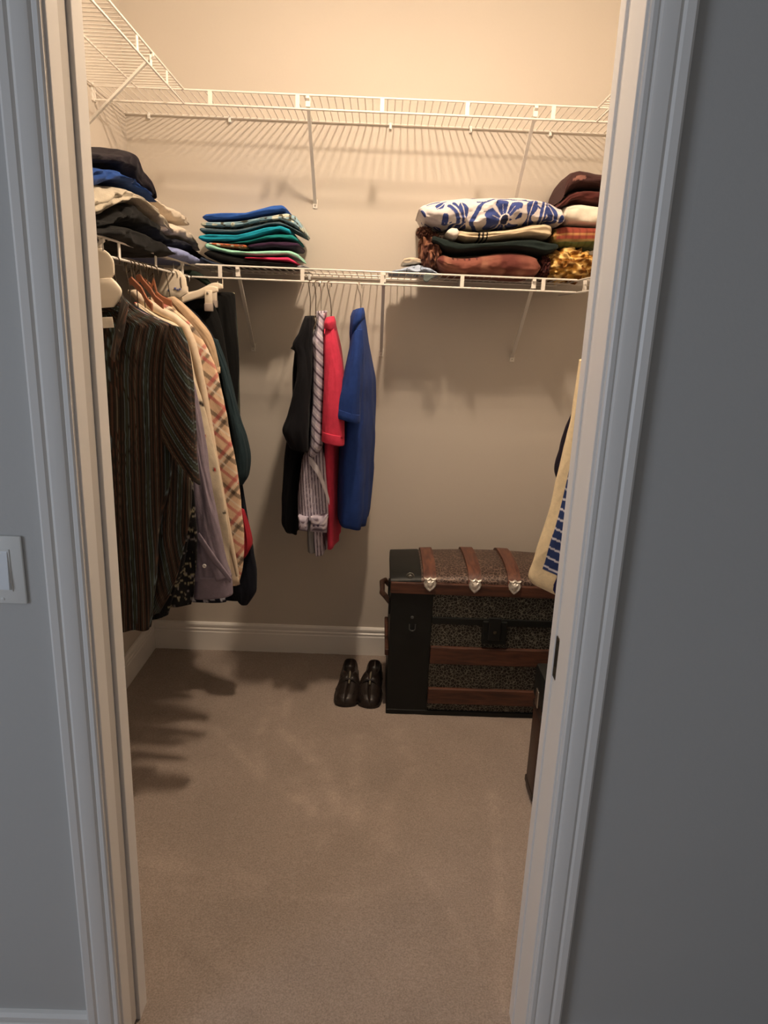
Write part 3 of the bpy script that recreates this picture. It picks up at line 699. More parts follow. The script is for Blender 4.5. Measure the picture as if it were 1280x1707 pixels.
# pale packet with blue print hanging among the hangers
pk = thing('garment_packet', tuple(onY(292, 470, 2.40)), 'cream garment packet with small blue print hung behind the wooden hangers', 'packet')
sheet('packet_body', dens([(273, 446), (288, 447), (300, 452), (308, 462), (312, 488), (300, 496), (274, 494), (262, 486)], 4), 2.40, .012, M_hang, pk, bulge=.004)
M_bprint = mat('blue_print', srgb(86, 96, 150), rough=.7)
for px, py, ww, hh in ((281, 484, 2.4, 4), (292, 481, 3, 3.5), (296, 483, 2.5, 3), (300, 482, 2.5, 3)):
    sheet('printed_mark', dens([(px - ww / 1.5, py - hh / 2), (px + ww / 2, py - hh / 2), (px + ww / 1.5, py + hh / 2), (px - ww / 2, py + hh / 2)], 2), 2.394, .001, M_bprint, pk, bulge=.0008)
sheet('printed_mark', dens([(300, 462), (301.5, 462), (303, 480), (301.5, 480)], 2), 2.394, .001, mat('grey_print', srgb(96, 84, 80), rough=.7), pk, bulge=.0008)
MB().tube(hook_pts(onY(289, 449, 2.40), (XL + D, 2.40, ZL - .042), 'x', r=.012), .0015, 7).build('hook', M_chrome, pk, smooth=True)
# wooden hangers
for k, (pts, Y, lab) in enumerate([([(216, 470), (226, 474), (236, 484), (246, 503), (254, 512)], 1.990, 'brown wooden hanger nearest the door on the left rail'),
                                   ([(228, 465), (240, 472), (252, 486), (260, 499), (272, 509)], 2.060, 'brown wooden hanger behind the first wooden one'),
                                   ([(242, 470), (253, 480), (262, 492), (272, 500), (286, 506)], 2.180, 'brown wooden hanger carrying the tan jacket')]):
    P_ = [onY(a_, b_, Y) for a_, b_ in pts]
    c0 = np.array([XL + D, Y, P_[0][2] + .004])
    L_ = [np.array([2 * (XL + D) - p[0], p[1], p[2]]) for p in P_]
    full = [q for q in L_[::-1] if q[0] > XL + .03] + [c0] + P_ if P_[0][0] > XL + D else [c0] + P_
    h_ = thing('wooden_hanger', tuple(c0), lab, 'hanger', 'clothes hangers on the closet shelves')
    full = sorted(full, key=lambda q: q[0])
    m_ = MB()
    for i in range(len(full) - 1):
        pass
    v = []; f = []
    for p in full:
        for dy, dz in ((-.006, -.010), (.006, -.010), (.006, .008), (0, .011), (-.006, .008)): v.append(p + np.array([0, dy, dz]))
    for i in range(len(full) - 1):
        for j in range(5): f.append((i * 5 + j, i * 5 + (j + 1) % 5, i * 5 + 5 + (j + 1) % 5, i * 5 + 5 + j))
    f += [(4, 3, 2, 1, 0), tuple((len(full) - 1) * 5 + j for j in range(5))]
    m_.add(v, f).build('shoulder_bar', M_wood, h_, smooth=True)
    MB().tube(hook_pts(c0, (XL + D, Y, ZL - .042), 'x', r=.018), .002, 8).build('hook', M_darkwire, h_, smooth=True)
# further wire hangers on the left rail
for k, (Y, z, lab) in enumerate([(1.88, 1.455, 'dark wire hanger of the floral shirt'), (1.97, 1.465, 'dark wire hanger of the mauve shirt'), (2.03, 1.455, 'dark wire hanger of the navy print shirt'), (2.09, 1.445, 'dark wire hanger of the cream print shirt'),
                            (2.14, 1.445, 'dark wire hanger of the cream jacket'), (2.34, 1.440, 'dark wire hanger of the teal shirt'), (2.47, 1.435, 'dark wire hanger of the long navy garment')]):
    hanger(lab, (XL + D, Y, z), (XL + D, Y, ZL - .042), 'x', .045, .02, M_darkwire, .0022)
# cream slatted tags between the hooks
# green cap-like hanger loop on the corner
gg = thing('padded_hanger', tuple(onY(322, 468, 2.58)), 'dark green padded hanger under the corner of the shelves', 'hanger', 'clothes hangers on the closet shelves')
MB().tube([onY(x_, y_, 2.60) for x_, y_ in [(296, 461), (306, 457), (318, 456), (330, 460), (342, 468), (352, 478)]], [.007, .012, .013, .013, .012, .008], 12).build('padded_bar', cloth('bottle_green', (34, 46, 38)), gg, smooth=True)
MB().tube([onY(x_, y_, 2.60) for x_, y_ in [(306, 456), (304, 450), (300, 446)]] + [np.array([XL + D, 2.60, ZL - .036])], .0015, 7).build('hook', M_chrome, gg, smooth=True)

# ================================================================== SHIRTS ON THE BACK RAIL (seen edge-on)
YR = YB - D
def back_hanger(lab, nx, ny, rx, Y=YR, mt=M_darkwire):
    n_ = onY(nx, ny, Y); r_ = onY(rx, 472, Y); rod = (r_[0], Y, ZL - .042)
    return hanger(lab, n_, rod, 'y', .12, .075, M_darkwire, .0026, hookmat=mt, twist=.15)
back_hanger('thin dark wire hanger of the black shirt, leftmost on the back rail', 517, 527, 518)
back_hanger('thin dark wire hanger bent down between black and striped shirts', 526, 524, 528)
back_hanger('light wire hanger of the lavender striped shirt', 535, 516, 537, mt=M_chrome)
back_hanger('thin dark wire hanger of the red polo shirt', 552, 528, 549)
back_hanger('light wire hanger of the blue polo shirt, rightmost on the back rail', 601, 514, 600, mt=M_chrome)
GB = 'shirts on the back rail'
M_blk = cloth('black_shirt', (16, 16, 21))
gb = thing('black_shirt', tuple(onY(500, 870, YR)), 'black shirt with a crumpled shoulder, leftmost on the back rail', 'shirt', GB)
cloth_tube('body', [(510, 527, 522, 526, .04), (505, 545, 523, 545, .10), (500, 570, 522, 570, .17), (497, 600, 520, 600, .19), (495, 650, 519, 650, .19), (490, 700, 518, 700, .19), (482, 760, 508, 760, .19), (480, 820, 503, 820, .19), (478, 850, 500, 856, .18), (482, 862, 500, 884, .16)], 2.60, M_blk, gb, folds=7, amp=.004, delta=.5, seed=31)
cloth_tube('sleeve', [(509, 530, 522, 528, .02), (502, 552, 522, 552, .035), (489, 576, 521, 576, .038), (494, 592, 521, 592, .04), (495, 620, 520, 620, .045), (490, 655, 517, 655, .05), (481, 690, 516, 690, .055), (472, 715, 515, 716, .06), (476, 728, 514, 738, .055), (484, 744, 513, 752, .045)], 2.37, M_blk, gb, folds=4, amp=.004, wr=.004, seed=32)
sheet('shoulder_point', dens([(484, 581), (492, 571), (503, 566), (506, 582), (498, 590), (493, 586)], 4), 2.36, .012, M_blk, gb, bulge=.010)
M_gry = cloth('grey_cloth', (140, 140, 142))
gg2 = thing('grey_shirt', tuple(onY(518, 890, YR)), 'pale grey shirt squeezed between the black and the lavender striped shirt', 'shirt', GB)
cloth_tube('body', [(522, 548, 526, 550, .04), (519, 580, 527, 582, .12), (517, 620, 526, 620, .18), (515, 680, 523, 680, .18), (516, 740, 524, 740, .18), (518, 820, 530, 820, .18), (519, 880, 536, 880, .18), (519, 898, 540, 904, .17)], 2.585, M_gry, gg2, folds=5, amp=.003, delta=.35, seed=33)
def lav(w_, k, dx, dz):
    a_, b_, c_ = np.array(srgb(184, 176, 192)), np.array(srgb(92, 78, 92)), np.array(srgb(216, 208, 214))
    def f(x, v, s, per, V3, q):
        p = ((V3[..., 0] * dx + V3[..., 2] * dz) * k) % 1.0
        c = np.broadcast_to(a_, p.shape + (3,)).copy(); c[p < w_] = b_; c[(p > .5) & (p < .62)] = c_
        return c
    return f
gl = thing('lavender_striped_shirt', tuple(onY(530, 895, YR)), 'lavender and grey striped long-sleeved shirt with buttoned cuffs on the back rail', 'shirt', GB)
cloth_tube('body', [(530, 519, 545, 518, .04), (530, 545, 541, 545, .10), (524, 575, 543, 576, .17), (522, 620, 541, 620, .19), (522, 700, 541, 700, .19), (516, 760, 548, 760, .19), (520, 830, 551, 830, .19), (524, 880, 551, 880, .19), (528, 902, 550, 906, .18)], 2.61, M_print, gl, n=220, m=120, folds=6, amp=.003, delta=.4, colf=lav(.28, 95, 1, .05), seed=34)
cloth_tube('sleeve', [(530, 524, 541, 522, .02), (527, 552, 539, 552, .035), (521, 572, 541, 570, .045), (523, 590, 540, 590, .045), (523, 640, 540, 640, .045), (521, 700, 538, 700, .045), (519, 740, 537, 738, .045), (516, 758, 533, 750, .035), (519, 762, 526, 760, .015)], 2.385, M_print, gl, n=120, m=160, folds=2, amp=.002, colf=lav(.2, 42, .62, .62), seed=35)
cloth_tube('sleeve', [(517, 742, 534, 742, .03), (505, 765, 542, 765, .038), (500, 800, 546, 800, .042), (498, 830, 549, 830, .042), (498, 864, 549, 862, .04)], 2.43, M_print, gl, n=240, m=80, folds=5, amp=.003, colf=lav(.26, 95, 1, .08), seed=36)
M_lavc = lambda V: lav(.25, 60, .05, 1)(0, 0, 0, 0, V[None], 0)[0]
c1 = sheet('cuff', dens([(497, 860), (514, 862), (512, 886), (498, 884)], 5), 2.38, .03, M_print, gl, bulge=.012, colf=M_lavc)
c2 = sheet('cuff', dens([(518, 862), (546, 858), (544, 888), (517, 886)], 5), 2.37, .03, M_print, gl, bulge=.012, colf=M_lavc)
for px in (523, 530):
    q = onY(px, 876, 2.352); MB().lathe(q, [(.004, .002), (.004, -.003), (.002, -.004)], 10, 'y').build('button', mat('dark_button', srgb(50, 38, 62), rough=.4), c2, smooth=True)
sheet('folded_edge', dens([(515, 760), (520, 764), (530, 778), (541, 805), (549, 832), (549, 842), (538, 812), (524, 784), (515, 772)], 3), 2.375, .006, M_print, gl, bulge=.004, colf=lambda v: np.broadcast_to(np.array(srgb(206, 200, 208)), (len(v), 3)))
M_red = cloth('red_polo', (206, 58, 84))
gr = thing('red_polo_shirt', tuple(onY(558, 890, YR)), 'bright red polo shirt with a folded collar on the back rail', 'shirt', GB)
cloth_tube('body', [(543, 531, 556, 529, .04), (541, 550, 560, 550, .10), (542, 585, 566, 585, .17), (544, 640, 572, 640, .19), (545, 700, 573, 700, .19), (546, 760, 572, 760, .19), (549, 820, 570, 820, .19), (551, 860, 568, 860, .18), (552, 894, 566, 892, .17)], 2.61, M_red, gr, folds=6, amp=.004, delta=.4, seed=37)
cloth_tube('sleeve', [(545, 545, 557, 543, .02), (541, 570, 563, 568, .035), (540, 610, 571, 610, .045), (539, 650, 574, 650, .055), (538, 690, 574, 695, .06), (537, 722, 574, 728, .06)], 2.375, M_red, gr, folds=3, amp=.002, seed=38)
cloth_tube('sleeve_band', [(536.5, 716, 574, 724, .062), (536.5, 724, 574, 732, .063), (536, 733, 574, 741, .061)], 2.375, M_red, gr, n=80, m=10, folds=0, amp=0, wr=.0006)
cloth_tube('collar', [(544, 529, 556, 527, .035), (540, 540, 559, 538, .055), (540, 548, 559, 550, .05), (541, 546, 556, 556, .03)], 2.39, M_red, gr, n=60, m=16, folds=2, amp=.001, seed=39)
M_blu = cloth('blue_polo', (32, 58, 122))
gu = thing('blue_polo_shirt', tuple(onY(600, 860, YR)), 'royal blue polo shirt, rightmost and apart on the back rail', 'shirt', GB)
cloth_tube('body', [(590, 517, 605, 514, .04), (586, 530, 608, 530, .08), (586, 560, 612, 560, .15), (584, 600, 618, 600, .19), (578, 640, 624, 640, .20), (574, 700, 624, 700, .20), (570, 760, 621, 760, .20), (568, 820, 618, 820, .20), (567, 842, 615, 856, .195), (568, 854, 612, 870, .19)], 2.61, M_blu, gu, folds=6, amp=.006, delta=.5, seed=40)
cloth_tube('sleeve', [(589, 552, 603, 548, .02), (582, 585, 605, 585, .04), (576, 612, 604, 612, .05), (570, 638, 603, 640, .055), (563, 662, 601, 668, .06), (558, 680, 600, 692, .06)], 2.375, M_blu, gu, folds=3, amp=.002, seed=42)
cloth_tube('sleeve_band', [(558, 677, 600.5, 690, .062), (556, 686, 600.5, 697, .063), (555, 692, 600, 704, .060)], 2.375, M_blu, gu, n=80, m=10, folds=0, amp=0, wr=.0006)
cloth_tube('collar', [(594, 515, 606, 513, .03), (588, 524, 608, 524, .05), (584, 540, 607, 532, .055), (583, 556, 606, 532, .05), (584, 568, 594, 545, .03)], 2.40, M_blu, gu, n=60, m=20, folds=2, amp=.001, seed=43)

# ================================================================== RIGHT RAIL
def rugby(x, v, s, per, V3, q):
    cr, nv, wh = np.array(srgb(224, 204, 166)), np.array(srgb(46, 62, 108)), np.array(srgb(206, 204, 214))
    c = np.broadcast_to(cr, x.shape + (3,)).copy()
    band = x > .020 + .010 * v
    p = ((V3[..., 2] + .42 * (V3[..., 0] - .5) + 3) / .0325) % 1.0
    lim = V3[..., 2] > (.762 - .42 * (V3[..., 0] - .5))
    c[band & lim] = nv; c[band & lim & (p < .2)] = wh
    c[(~lim) & (x > .075)] = np.array(srgb(40, 36, 78))
    return c
gy = thing('rugby_shirt', (.6, 2.02, .75), 'cream shirt with navy and white stripes hanging behind the right jamb', 'shirt', 'shirts on the right rail')
cloth_tube('body', [(966, 600, 1010, 590, .02), (957, 660, 1040, 660, .03), (951, 700, 1070, 700, .035), (940, 745, 1085, 745, .036), (927, 800, 1080, 810, .038), (912, 860, 1070, 880, .038), (898, 905, 1060, 940, .038), (888, 940, 1050, 1000, .036), (881, 962, 1040, 1020, .034), (886, 972, 1035, 1030, .03)], 2.02, M_print, gy, n=500, m=220, folds=4, amp=.003, wr=.002, colf=rugby, seed=51)
gq = thing('purple_shirt', (.7, 2.22, 1.0), 'dark purple garment hanging behind the cream and navy striped shirt', 'shirt', 'shirts on the right rail')
cloth_tube('body', [(972, 600, 1000, 600, .02), (962, 640, 1030, 640, .025), (954, 682, 1050, 680, .03), (941, 715, 1050, 715, .03), (930, 750, 1050, 750, .03), (922, 780, 1050, 780, .03), (926, 797, 1040, 800, .028), (934, 806, 1030, 815, .026)], 2.2, cloth('dark_purple', (30, 22, 34)), gq, folds=4, amp=.003, seed=52)
for Y, lab in ((2.02, 'wire hanger of the cream and navy striped shirt behind the right jamb'), (2.2, 'wire hanger of the dark purple garment behind the right jamb')):
    z = onY(1000, 590, Y)[2]
    hanger(lab, (XR - D, Y, z + .02), (XR - D, Y, ZL - .042), 'x', .06, .03, M_darkwire, .0022)

# ================================================================== FOLDED STACK IN THE LEFT CORNER (on the left shelf)
c7 = lambda pts: zoomed(140, 240, 1280 / 220.0, pts)
GF = 'folded clothes piled on the left shelf'
def fold(name, label, cat, top, bot, plane, val, D_, m_, group, **k):
    o = slab(name, top, bot, plane, val, D_, m_, None, **k)
    return tag(o, label, cat, group)
XP = -.712
fold('folded_jacket', 'charcoal jacket with a purple cast folded on top of the left pile', 'jacket', c7([(-60, 60), (50, 45), (200, 72), (350, 72), (430, 45), (480, 34), (530, 55), (570, 110), (590, 190), (650, 280), (680, 400), (705, 500)]),
     c7([(-60, 230), (60, 205), (200, 205), (340, 215), (430, 270), (520, 330), (600, 430), (650, 500), (705, 560)]), 'X', XP, .27, cloth('charcoal_jacket', (27, 21, 28)), GF, layers=2, wr=.007, seed=61, groove=.008)
fold('folded_shirt', 'royal blue shirt folded under the charcoal jacket', 'shirt', c7([(-60, 215), (60, 215), (160, 205), (280, 225), (340, 215), (430, 275), (520, 335), (600, 430), (650, 500), (702, 560)]),
     c7([(-60, 480), (80, 470), (180, 440), (240, 385), (330, 385), (450, 415), (560, 450), (640, 520), (700, 575)]), 'X', XP + .006, .27, cloth('royal_blue', (28, 62, 124)), GF, layers=3, wr=.008, seed=62)
fold('folded_fleece', 'grey beige fleece with a rolled sleeve draped in the middle of the left pile', 'fleece', c7([(-60, 500), (90, 480), (180, 435), (230, 390), (330, 385), (450, 415), (560, 460), (640, 530), (720, 600), (800, 670), (840, 760), (880, 840)]),
     c7([(-60, 730), (100, 720), (240, 720), (340, 650), (430, 590), (520, 560), (600, 640), (680, 720), (780, 820), (860, 900)]), 'X', XP + .02, .28, cloth('grey_fleece', (172, 162, 144), bscale=160, bump=.6), GF, layers=2, wr=.009, seed=63, groove=.012)
fold('folded_sweater', 'black sweater folded between the grey fleece and the black trousers', 'sweater', c7([(-60, 720), (100, 715), (240, 710), (340, 640), (430, 580), (520, 550), (600, 620), (680, 700), (780, 800), (850, 880), (860, 930)]),
     c7([(-60, 850), (140, 840), (300, 800), (450, 790), (600, 830), (720, 890), (820, 960), (870, 1010)]), 'X', XP + .01, .27, cloth('black_sweater', (9, 9, 9)), GF, layers=1, wr=.007, seed=64)
fold('folded_trousers', 'soft black trousers bulging over the edge at the bottom of the left pile', 'trousers', c7([(-60, 860), (140, 830), (280, 790), (400, 775), (520, 800), (640, 840), (740, 890), (830, 960), (880, 1030), (893, 1080)]),
     c7([(-60, 880), (150, 885), (300, 930), (430, 985), (560, 1040), (680, 1090), (780, 1130), (850, 1120), (893, 1085)]), 'X', -.664, .30, cloth('black_fold_trousers', (10, 10, 10)), GF, layers=1, wr=.006, seed=65, endr=.04)
fold('folded_fleece', 'upper roll of cream fleece at the far end of the left pile', 'fleece', c7([(700, 500), (760, 540), (850, 580), (930, 630), (1000, 690), (1030, 760)]),
     c7([(705, 600), (760, 650), (830, 720), (900, 770), (1000, 800), (1028, 810)]), 'X', XP - .01, .25, cloth('cream_fleece', (214, 200, 182), bscale=160, bump=.6), GF, wr=.006, seed=66)
fold('folded_fleece', 'lower roll of cream fleece above the periwinkle shirt', 'fleece', c7([(760, 690), (840, 770), (900, 752), (980, 780), (1050, 860), (1110, 940), (1130, 1020)]),
     c7([(820, 880), (880, 910), (960, 910), (1040, 960), (1128, 1060)]), 'X', XP + .01, .27, cloth('cream_fleece', (228, 208, 182)), GF, wr=.006, seed=67)
fold('folded_sweater', 'navy sweater between the cream fleece and the periwinkle shirt', 'sweater', c7([(840, 900), (900, 900), (980, 910), (1060, 970), (1120, 1040), (1170, 1100)]),
     c7([(860, 1000), (940, 1000), (1020, 1030), (1100, 1080), (1170, 1125)]), 'X', XP + .0, .26, cloth('navy_sweater', (28, 30, 42)), GF, wr=.005, seed=68)
fold('folded_shirt', 'periwinkle blue shirt lying lowest at the far end of the left pile', 'shirt', c7([(850, 990), (920, 985), (1000, 1000), (1090, 1060), (1170, 1110), (1215, 1160)]),
     c7([(880, 1110), (960, 1140), (1060, 1180), (1160, 1200), (1212, 1180)]), 'X', -.664, .29, cloth('periwinkle', (132, 142, 186)), GF, wr=.004, seed=69)

# ================================================================== FOLDED STACK LEFT ON THE BACK SHELF
c3 = lambda pts: zoomed(130, 230, 1280 / 430.0, pts)
GS = 'folded shirts stacked left on the back shelf'
YS = YR + .03
def camo(c0, c1, c2_, k=60):
    a_, b_, d_ = [np.array(srgb(*c)) for c in (c0, c1, c2_)]
    def f(u, z, dep, L_):
        n_ = noise2(u * k, (z + dep) * k * 1.6); n2 = noise2(u * k * 1.7 + 8, (z - dep) * k * 2)
        c = np.broadcast_to(a_, n_.shape + (3,)).copy(); c[n_ > .25] = b_; c[n2 > .4] = d_
        return c
    return f
fold('folded_shirt', 'plain blue shirt folded on top of the stack by the left corner', 'shirt', c3([(612, 378), (630, 368), (700, 362), (830, 362), (900, 342), (960, 326), (1010, 324), (1034, 340)]), c3([(612, 405), (720, 406), (830, 398), (900, 385), (960, 372), (1030, 362)]), 'Y', YS + .01, .22, cloth('mid_blue', (50, 92, 172)), GS, layers=1, wr=.003, seed=71)
fold('folded_shirt', 'pale blue shirt with white and olive print, second from the top of the corner stack', 'shirt', c3([(606, 408), (720, 408), (830, 400), (900, 387), (960, 374), (1030, 360), (1070, 372), (1100, 410), (1122, 452)]), c3([(602, 440), (700, 445), (770, 446), (840, 432), (920, 418), (1000, 410), (1060, 440), (1120, 480)]), 'Y', YS + .004, .23, M_print, GS, layers=2, colf=camo((140, 172, 186), (206, 208, 190), (86, 84, 70)), n=80, m=240, wr=.004, seed=72)
fold('folded_shirt', 'slate grey shirt, third from the top of the corner stack', 'shirt', c3([(598, 436), (700, 445), (790, 446), (860, 432), (940, 416), (1000, 408), (1060, 440), (1118, 470)]), c3([(598, 470), (700, 474), (800, 474), (880, 448), (950, 430), (1040, 440), (1118, 482)]), 'Y', YS + .008, .23, cloth('slate', (92, 112, 122)), GS, layers=2, wr=.003, seed=73)
fold('folded_shirt', 'bright turquoise shirt folded in the middle of the corner stack', 'shirt', c3([(590, 480), (640, 468), (780, 472), (850, 455), (920, 435), (1000, 424), (1050, 445), (1056, 470)]), c3([(590, 505), (640, 512), (780, 515), (860, 500), (940, 474), (1000, 462), (1055, 482)]), 'Y', YS, .24, cloth('turquoise', (28, 152, 178)), GS, layers=2, wr=.003, seed=74)
fold('folded_shirt', 'sea green shirt under the turquoise one', 'shirt', c3([(760, 518), (850, 502), (930, 478), (1000, 466), (1060, 470), (1092, 495)]), c3([(740, 525), (850, 522), (940, 506), (1000, 505), (1092, 520)]), 'Y', YS + .004, .23, cloth('sea_green', (24, 124, 122)), GS, layers=1, wr=.003, seed=75)
fold('folded_shirt', 'thin orange and white patterned shirt edge in the corner stack', 'shirt', c3([(640, 514), (700, 515), (780, 520), (836, 524)]), c3([(660, 532), (720, 544), (836, 548)]), 'Y', YS, .22, M_print, GS, colf=camo((176, 96, 62), (214, 206, 190), (120, 70, 60), 80), n=60, m=120, wr=.002, seed=76)
fold('folded_shirt', 'dark purple shirt folded at the right of the corner stack', 'shirt', c3([(836, 522), (900, 512), (960, 502), (1040, 505), (1096, 512)]), c3([(836, 549), (900, 552), (980, 550), (1040, 556), (1096, 552)]), 'Y', YS + .003, .23, cloth('aubergine', (52, 30, 54)), GS, wr=.004, seed=77)
fold('folded_shirt', 'pale mint shirt near the bottom of the corner stack', 'shirt', c3([(622, 515), (650, 510), (690, 536), (760, 550), (860, 556), (960, 552), (1050, 550), (1090, 570), (1102, 598)]), c3([(622, 552), (680, 560), (760, 578), (860, 586), (960, 585), (1040, 582), (1102, 606)]), 'Y', YS - .004, .24, cloth('mint', (158, 214, 192)), GS, layers=1, wr=.003, seed=78)
fold('folded_shirt', 'hot pink shirt thinly showing beneath the mint one', 'shirt', c3([(820, 590), (900, 586), (980, 586), (1040, 583), (1084, 612)]), c3([(840, 600), (900, 606), (980, 612), (1040, 618), (1084, 630)]), 'Y', YS - .002, .23, cloth('hot_pink', (226, 60, 104)), GS, layers=1, wr=.003, seed=79)
fold('folded_shirt', 'black shirt at the bottom of the corner stack', 'shirt', c3([(618, 562), (640, 548), (700, 562), (780, 582), (840, 595), (900, 604), (980, 612), (1078, 622)]), c3([(620, 585), (680, 612), (740, 628), (840, 636), (960, 641), (1078, 641)]), 'Y', YS - .004, .24, cloth('black_fold', (16, 15, 15)), GS, layers=2, wr=.003, seed=80)
fold('folded_sweater', 'slate blue sweater lying flat at the shelf corner beside the black shirt', 'sweater', c3([(600, 580), (640, 600), (700, 620), (770, 630)]), c3([(620, 612), (680, 634), (770, 638)]), 'Y', YS - .008, .2, cloth('slate_blue', (52, 62, 80)), GS, wr=.003, seed=81)
fold('folded_cloth', 'grey cloth corner poking out at the right of the corner stack', 'cloth', c3([(1080, 630), (1110, 626), (1150, 642)]), c3([(1080, 643), (1150, 648)]), 'Y', YS + .02, .14, cloth('light_grey', (150, 152, 160)), GS, wr=.002, seed=82)

# ================================================================== BLANKETS RIGHT ON THE BACK SHELF
c8 = lambda pts: zoomed(640, 260, 1280 / 390.0, pts)
GR = 'blankets and pillows at the right of the back shelf'
def quilt(u, z, dep, L_):
    wh, bl, gy_ = np.array(srgb(214, 206, 204)), np.array(srgb(58, 72, 128)), np.array(srgb(34, 40, 66))
    t_ = z + dep * .8                                      # runs on over the top of the roll
    c = np.broadcast_to(wh, u.shape + (3,)).copy()
    wob = .004 * noise2(u * 40, t_ * 40)
    def line(x0, y0, x1, y1, w_):
        d = np.array([x1 - x0, y1 - y0]); k = np.clip(((u - x0) * d[0] + (t_ - y0) * d[1]) / (d @ d), 0, 1)
        c[np.hypot(u - x0 - k * d[0], t_ - y0 - k * d[1]) + wob * .5 < w_] = bl
    for a_ in ((.105, .02, .165, -.055, .006), (.120, .03, .178, -.045, .004), (.225, .045, .170, -.055, .007), (.205, .05, .30, .056, .004), (.30, .056, .37, .05, .004), (.435, .06, .42, -.05, .006), (.448, .06, .434, -.05, .004), (.36, .05, .42, .01, .004), (.45, .03, .52, .055, .004), (.03, .03, .07, .05, .005), (.06, .02, .10, .055, .004), (.48, -.03, .54, -.05, .005)):
        line(*a_)
    def leaf(x_, y_, rx_, ry_, an_):
        dx, dy = (u - x_) * math.cos(an_) + (t_ - y_) * math.sin(an_), -(u - x_) * math.sin(an_) + (t_ - y_) * math.cos(an_)
        m_ = (np.abs(dx / rx_) ** 1.4 + np.abs(dy / ry_) ** 1.4) < 1
        c[m_] = bl; c[m_ & (np.abs(dy) < .0016)] = wh
    for a_ in ((.155, .005, .030, .018, 1.9), (.195, -.045, .022, .013, .5), (.392, .012, .034, .020, 1.3), (.462, .0, .034, .020, 2.2), (.24, -.045, .022, .014, 2.6), (.012, -.015, .026, .016, 2.0), (.075, .02, .02, .012, .8), (.05, .10, .04, .02, .3), (.2, .12, .04, .02, .9), (.42, .13, .04, .02, .2), (.36, -.05, .02, .012, 0.2)):
        leaf(*a_)
    for (x_, y_, r_, ph) in ((.300, -.022, .072, .3), (.545, -.018, .055, .1), (.092, -.045, .036, .6), (.31, .15, .06, 0), (.13, .16, .05, 0), (.5, .14, .05, .4)):
        dx, dy = u - x_, (t_ - y_); rr = np.hypot(dx, dy); an = np.arctan2(dy, dx) + ph
        pw = np.abs(np.cos(an * 3))
        c[(rr < r_) & (pw < .30) & (rr > r_ * .2)] = wh
        c[(rr < r_ * (.70 + .30 * pw)) & (pw > .30)] = bl
        c[(rr < r_ * .62) & (np.abs(np.sin(an * 3)) < .06)] = wh
        c[rr < r_ * .24] = wh; c[rr < r_ * .17] = gy_
    return c
fold('floral_blanket', 'thick white blanket with large blue flowers on top of the right pile', 'blanket', c8([(192, 262), (215, 248), (260, 232), (330, 216), (450, 207), (620, 202), (760, 204), (850, 220), (920, 240), (975, 268), (1002, 325)]),
     c8([(196, 310), (230, 362), (300, 390), (340, 398), (430, 388), (520, 402), (620, 392), (700, 386), (800, 368), (900, 358), (960, 385), (1000, 370)]), 'Y', YR - .02, .30, M_print, GR, colf=quilt, n=220, m=420, wr=.006, seed=91, endr=.022, e=.62)
def creamblk(u, z, dep, L_):
    c = np.broadcast_to(np.array(srgb(206, 188, 158)), u.shape + (3,)).copy()
    for x_, w_ in ((.098, .006), (.112, .005), (.126, .004)): c[np.abs(u - x_) < w_ * .6] = np.array(srgb(36, 34, 36))
    c[(u > .085) & (u < .13) & (np.abs(u - .105) > .03)] = np.array(srgb(236, 226, 206))
    return c
fold('cream_blanket', 'cream throw with three black stripes folded under the floral blanket', 'blanket', c8([(370, 392), (430, 398), (520, 408), (620, 398), (720, 388), (800, 364), (880, 356), (925, 372)]),
     c8([(376, 440), (450, 466), (520, 462), (620, 458), (720, 444), (820, 440), (918, 452)]), 'Y', YR - .004, .28, M_print, GR, layers=2, colf=creamblk, n=90, m=260, wr=.003, seed=92, groove=.008)
fold('rolled_towel', 'small white roll at the left end of the cream throw', 'towel', c8([(345, 395), (375, 380), (400, 384), (418, 400)]), c8([(350, 440), (380, 458), (405, 450), (418, 430)]), 'Y', YR - .012, .2, cloth('white_towel', (232, 224, 210)), GR, wr=.002, seed=93)
fold('dark_blanket', 'dark green and navy blanket under the cream throw', 'blanket', c8([(262, 420), (310, 435), (370, 450), (430, 466), (520, 466), (620, 460), (720, 448), (820, 442), (900, 462), (962, 470)]),
     c8([(290, 480), (340, 515), (400, 528), (480, 522), (600, 512), (720, 508), (820, 522), (900, 540), (960, 520)]), 'Y', YR, .28, cloth('dark_green', (28, 38, 36)), GR, layers=2, wr=.004, seed=94)
def rust(u, z, dep, L_):
    c = np.broadcast_to(np.array(srgb(126, 76, 64)), u.shape + (3,)).copy()
    n_ = noise2(u * 16 + 3, (z - dep) * 16); n2 = noise2(u * 30, (z - dep) * 30 + 7)
    c = c + (np.array(srgb(98, 52, 46)) - c) * np.clip(n_ * 3, 0, 1)[..., None]; c = c + (np.array(srgb(146, 98, 80)) - c) * np.clip(n2 * 2 - .5, 0, 1)[..., None]
    k = (u > .045) & (u < .15) & (z > .018) & (noise2(u * 120, z * 90) > .1); c[k] = np.array(srgb(70, 28, 30))
    return c
fold('rust_blanket', 'rust brown patterned blanket rolled at the bottom of the right pile', 'blanket', c8([(292, 520), (330, 522), (380, 538), (450, 542), (540, 528), (620, 514), (700, 508), (780, 516), (840, 535), (866, 570)]),
     c8([(300, 620), (340, 648), (450, 660), (560, 664), (680, 674), (780, 680), (850, 668), (868, 640)]), 'Y', YR - .012, .29, M_print, GR, colf=rust, n=120, m=260, wr=.004, seed=95, endr=.03, e=.75)
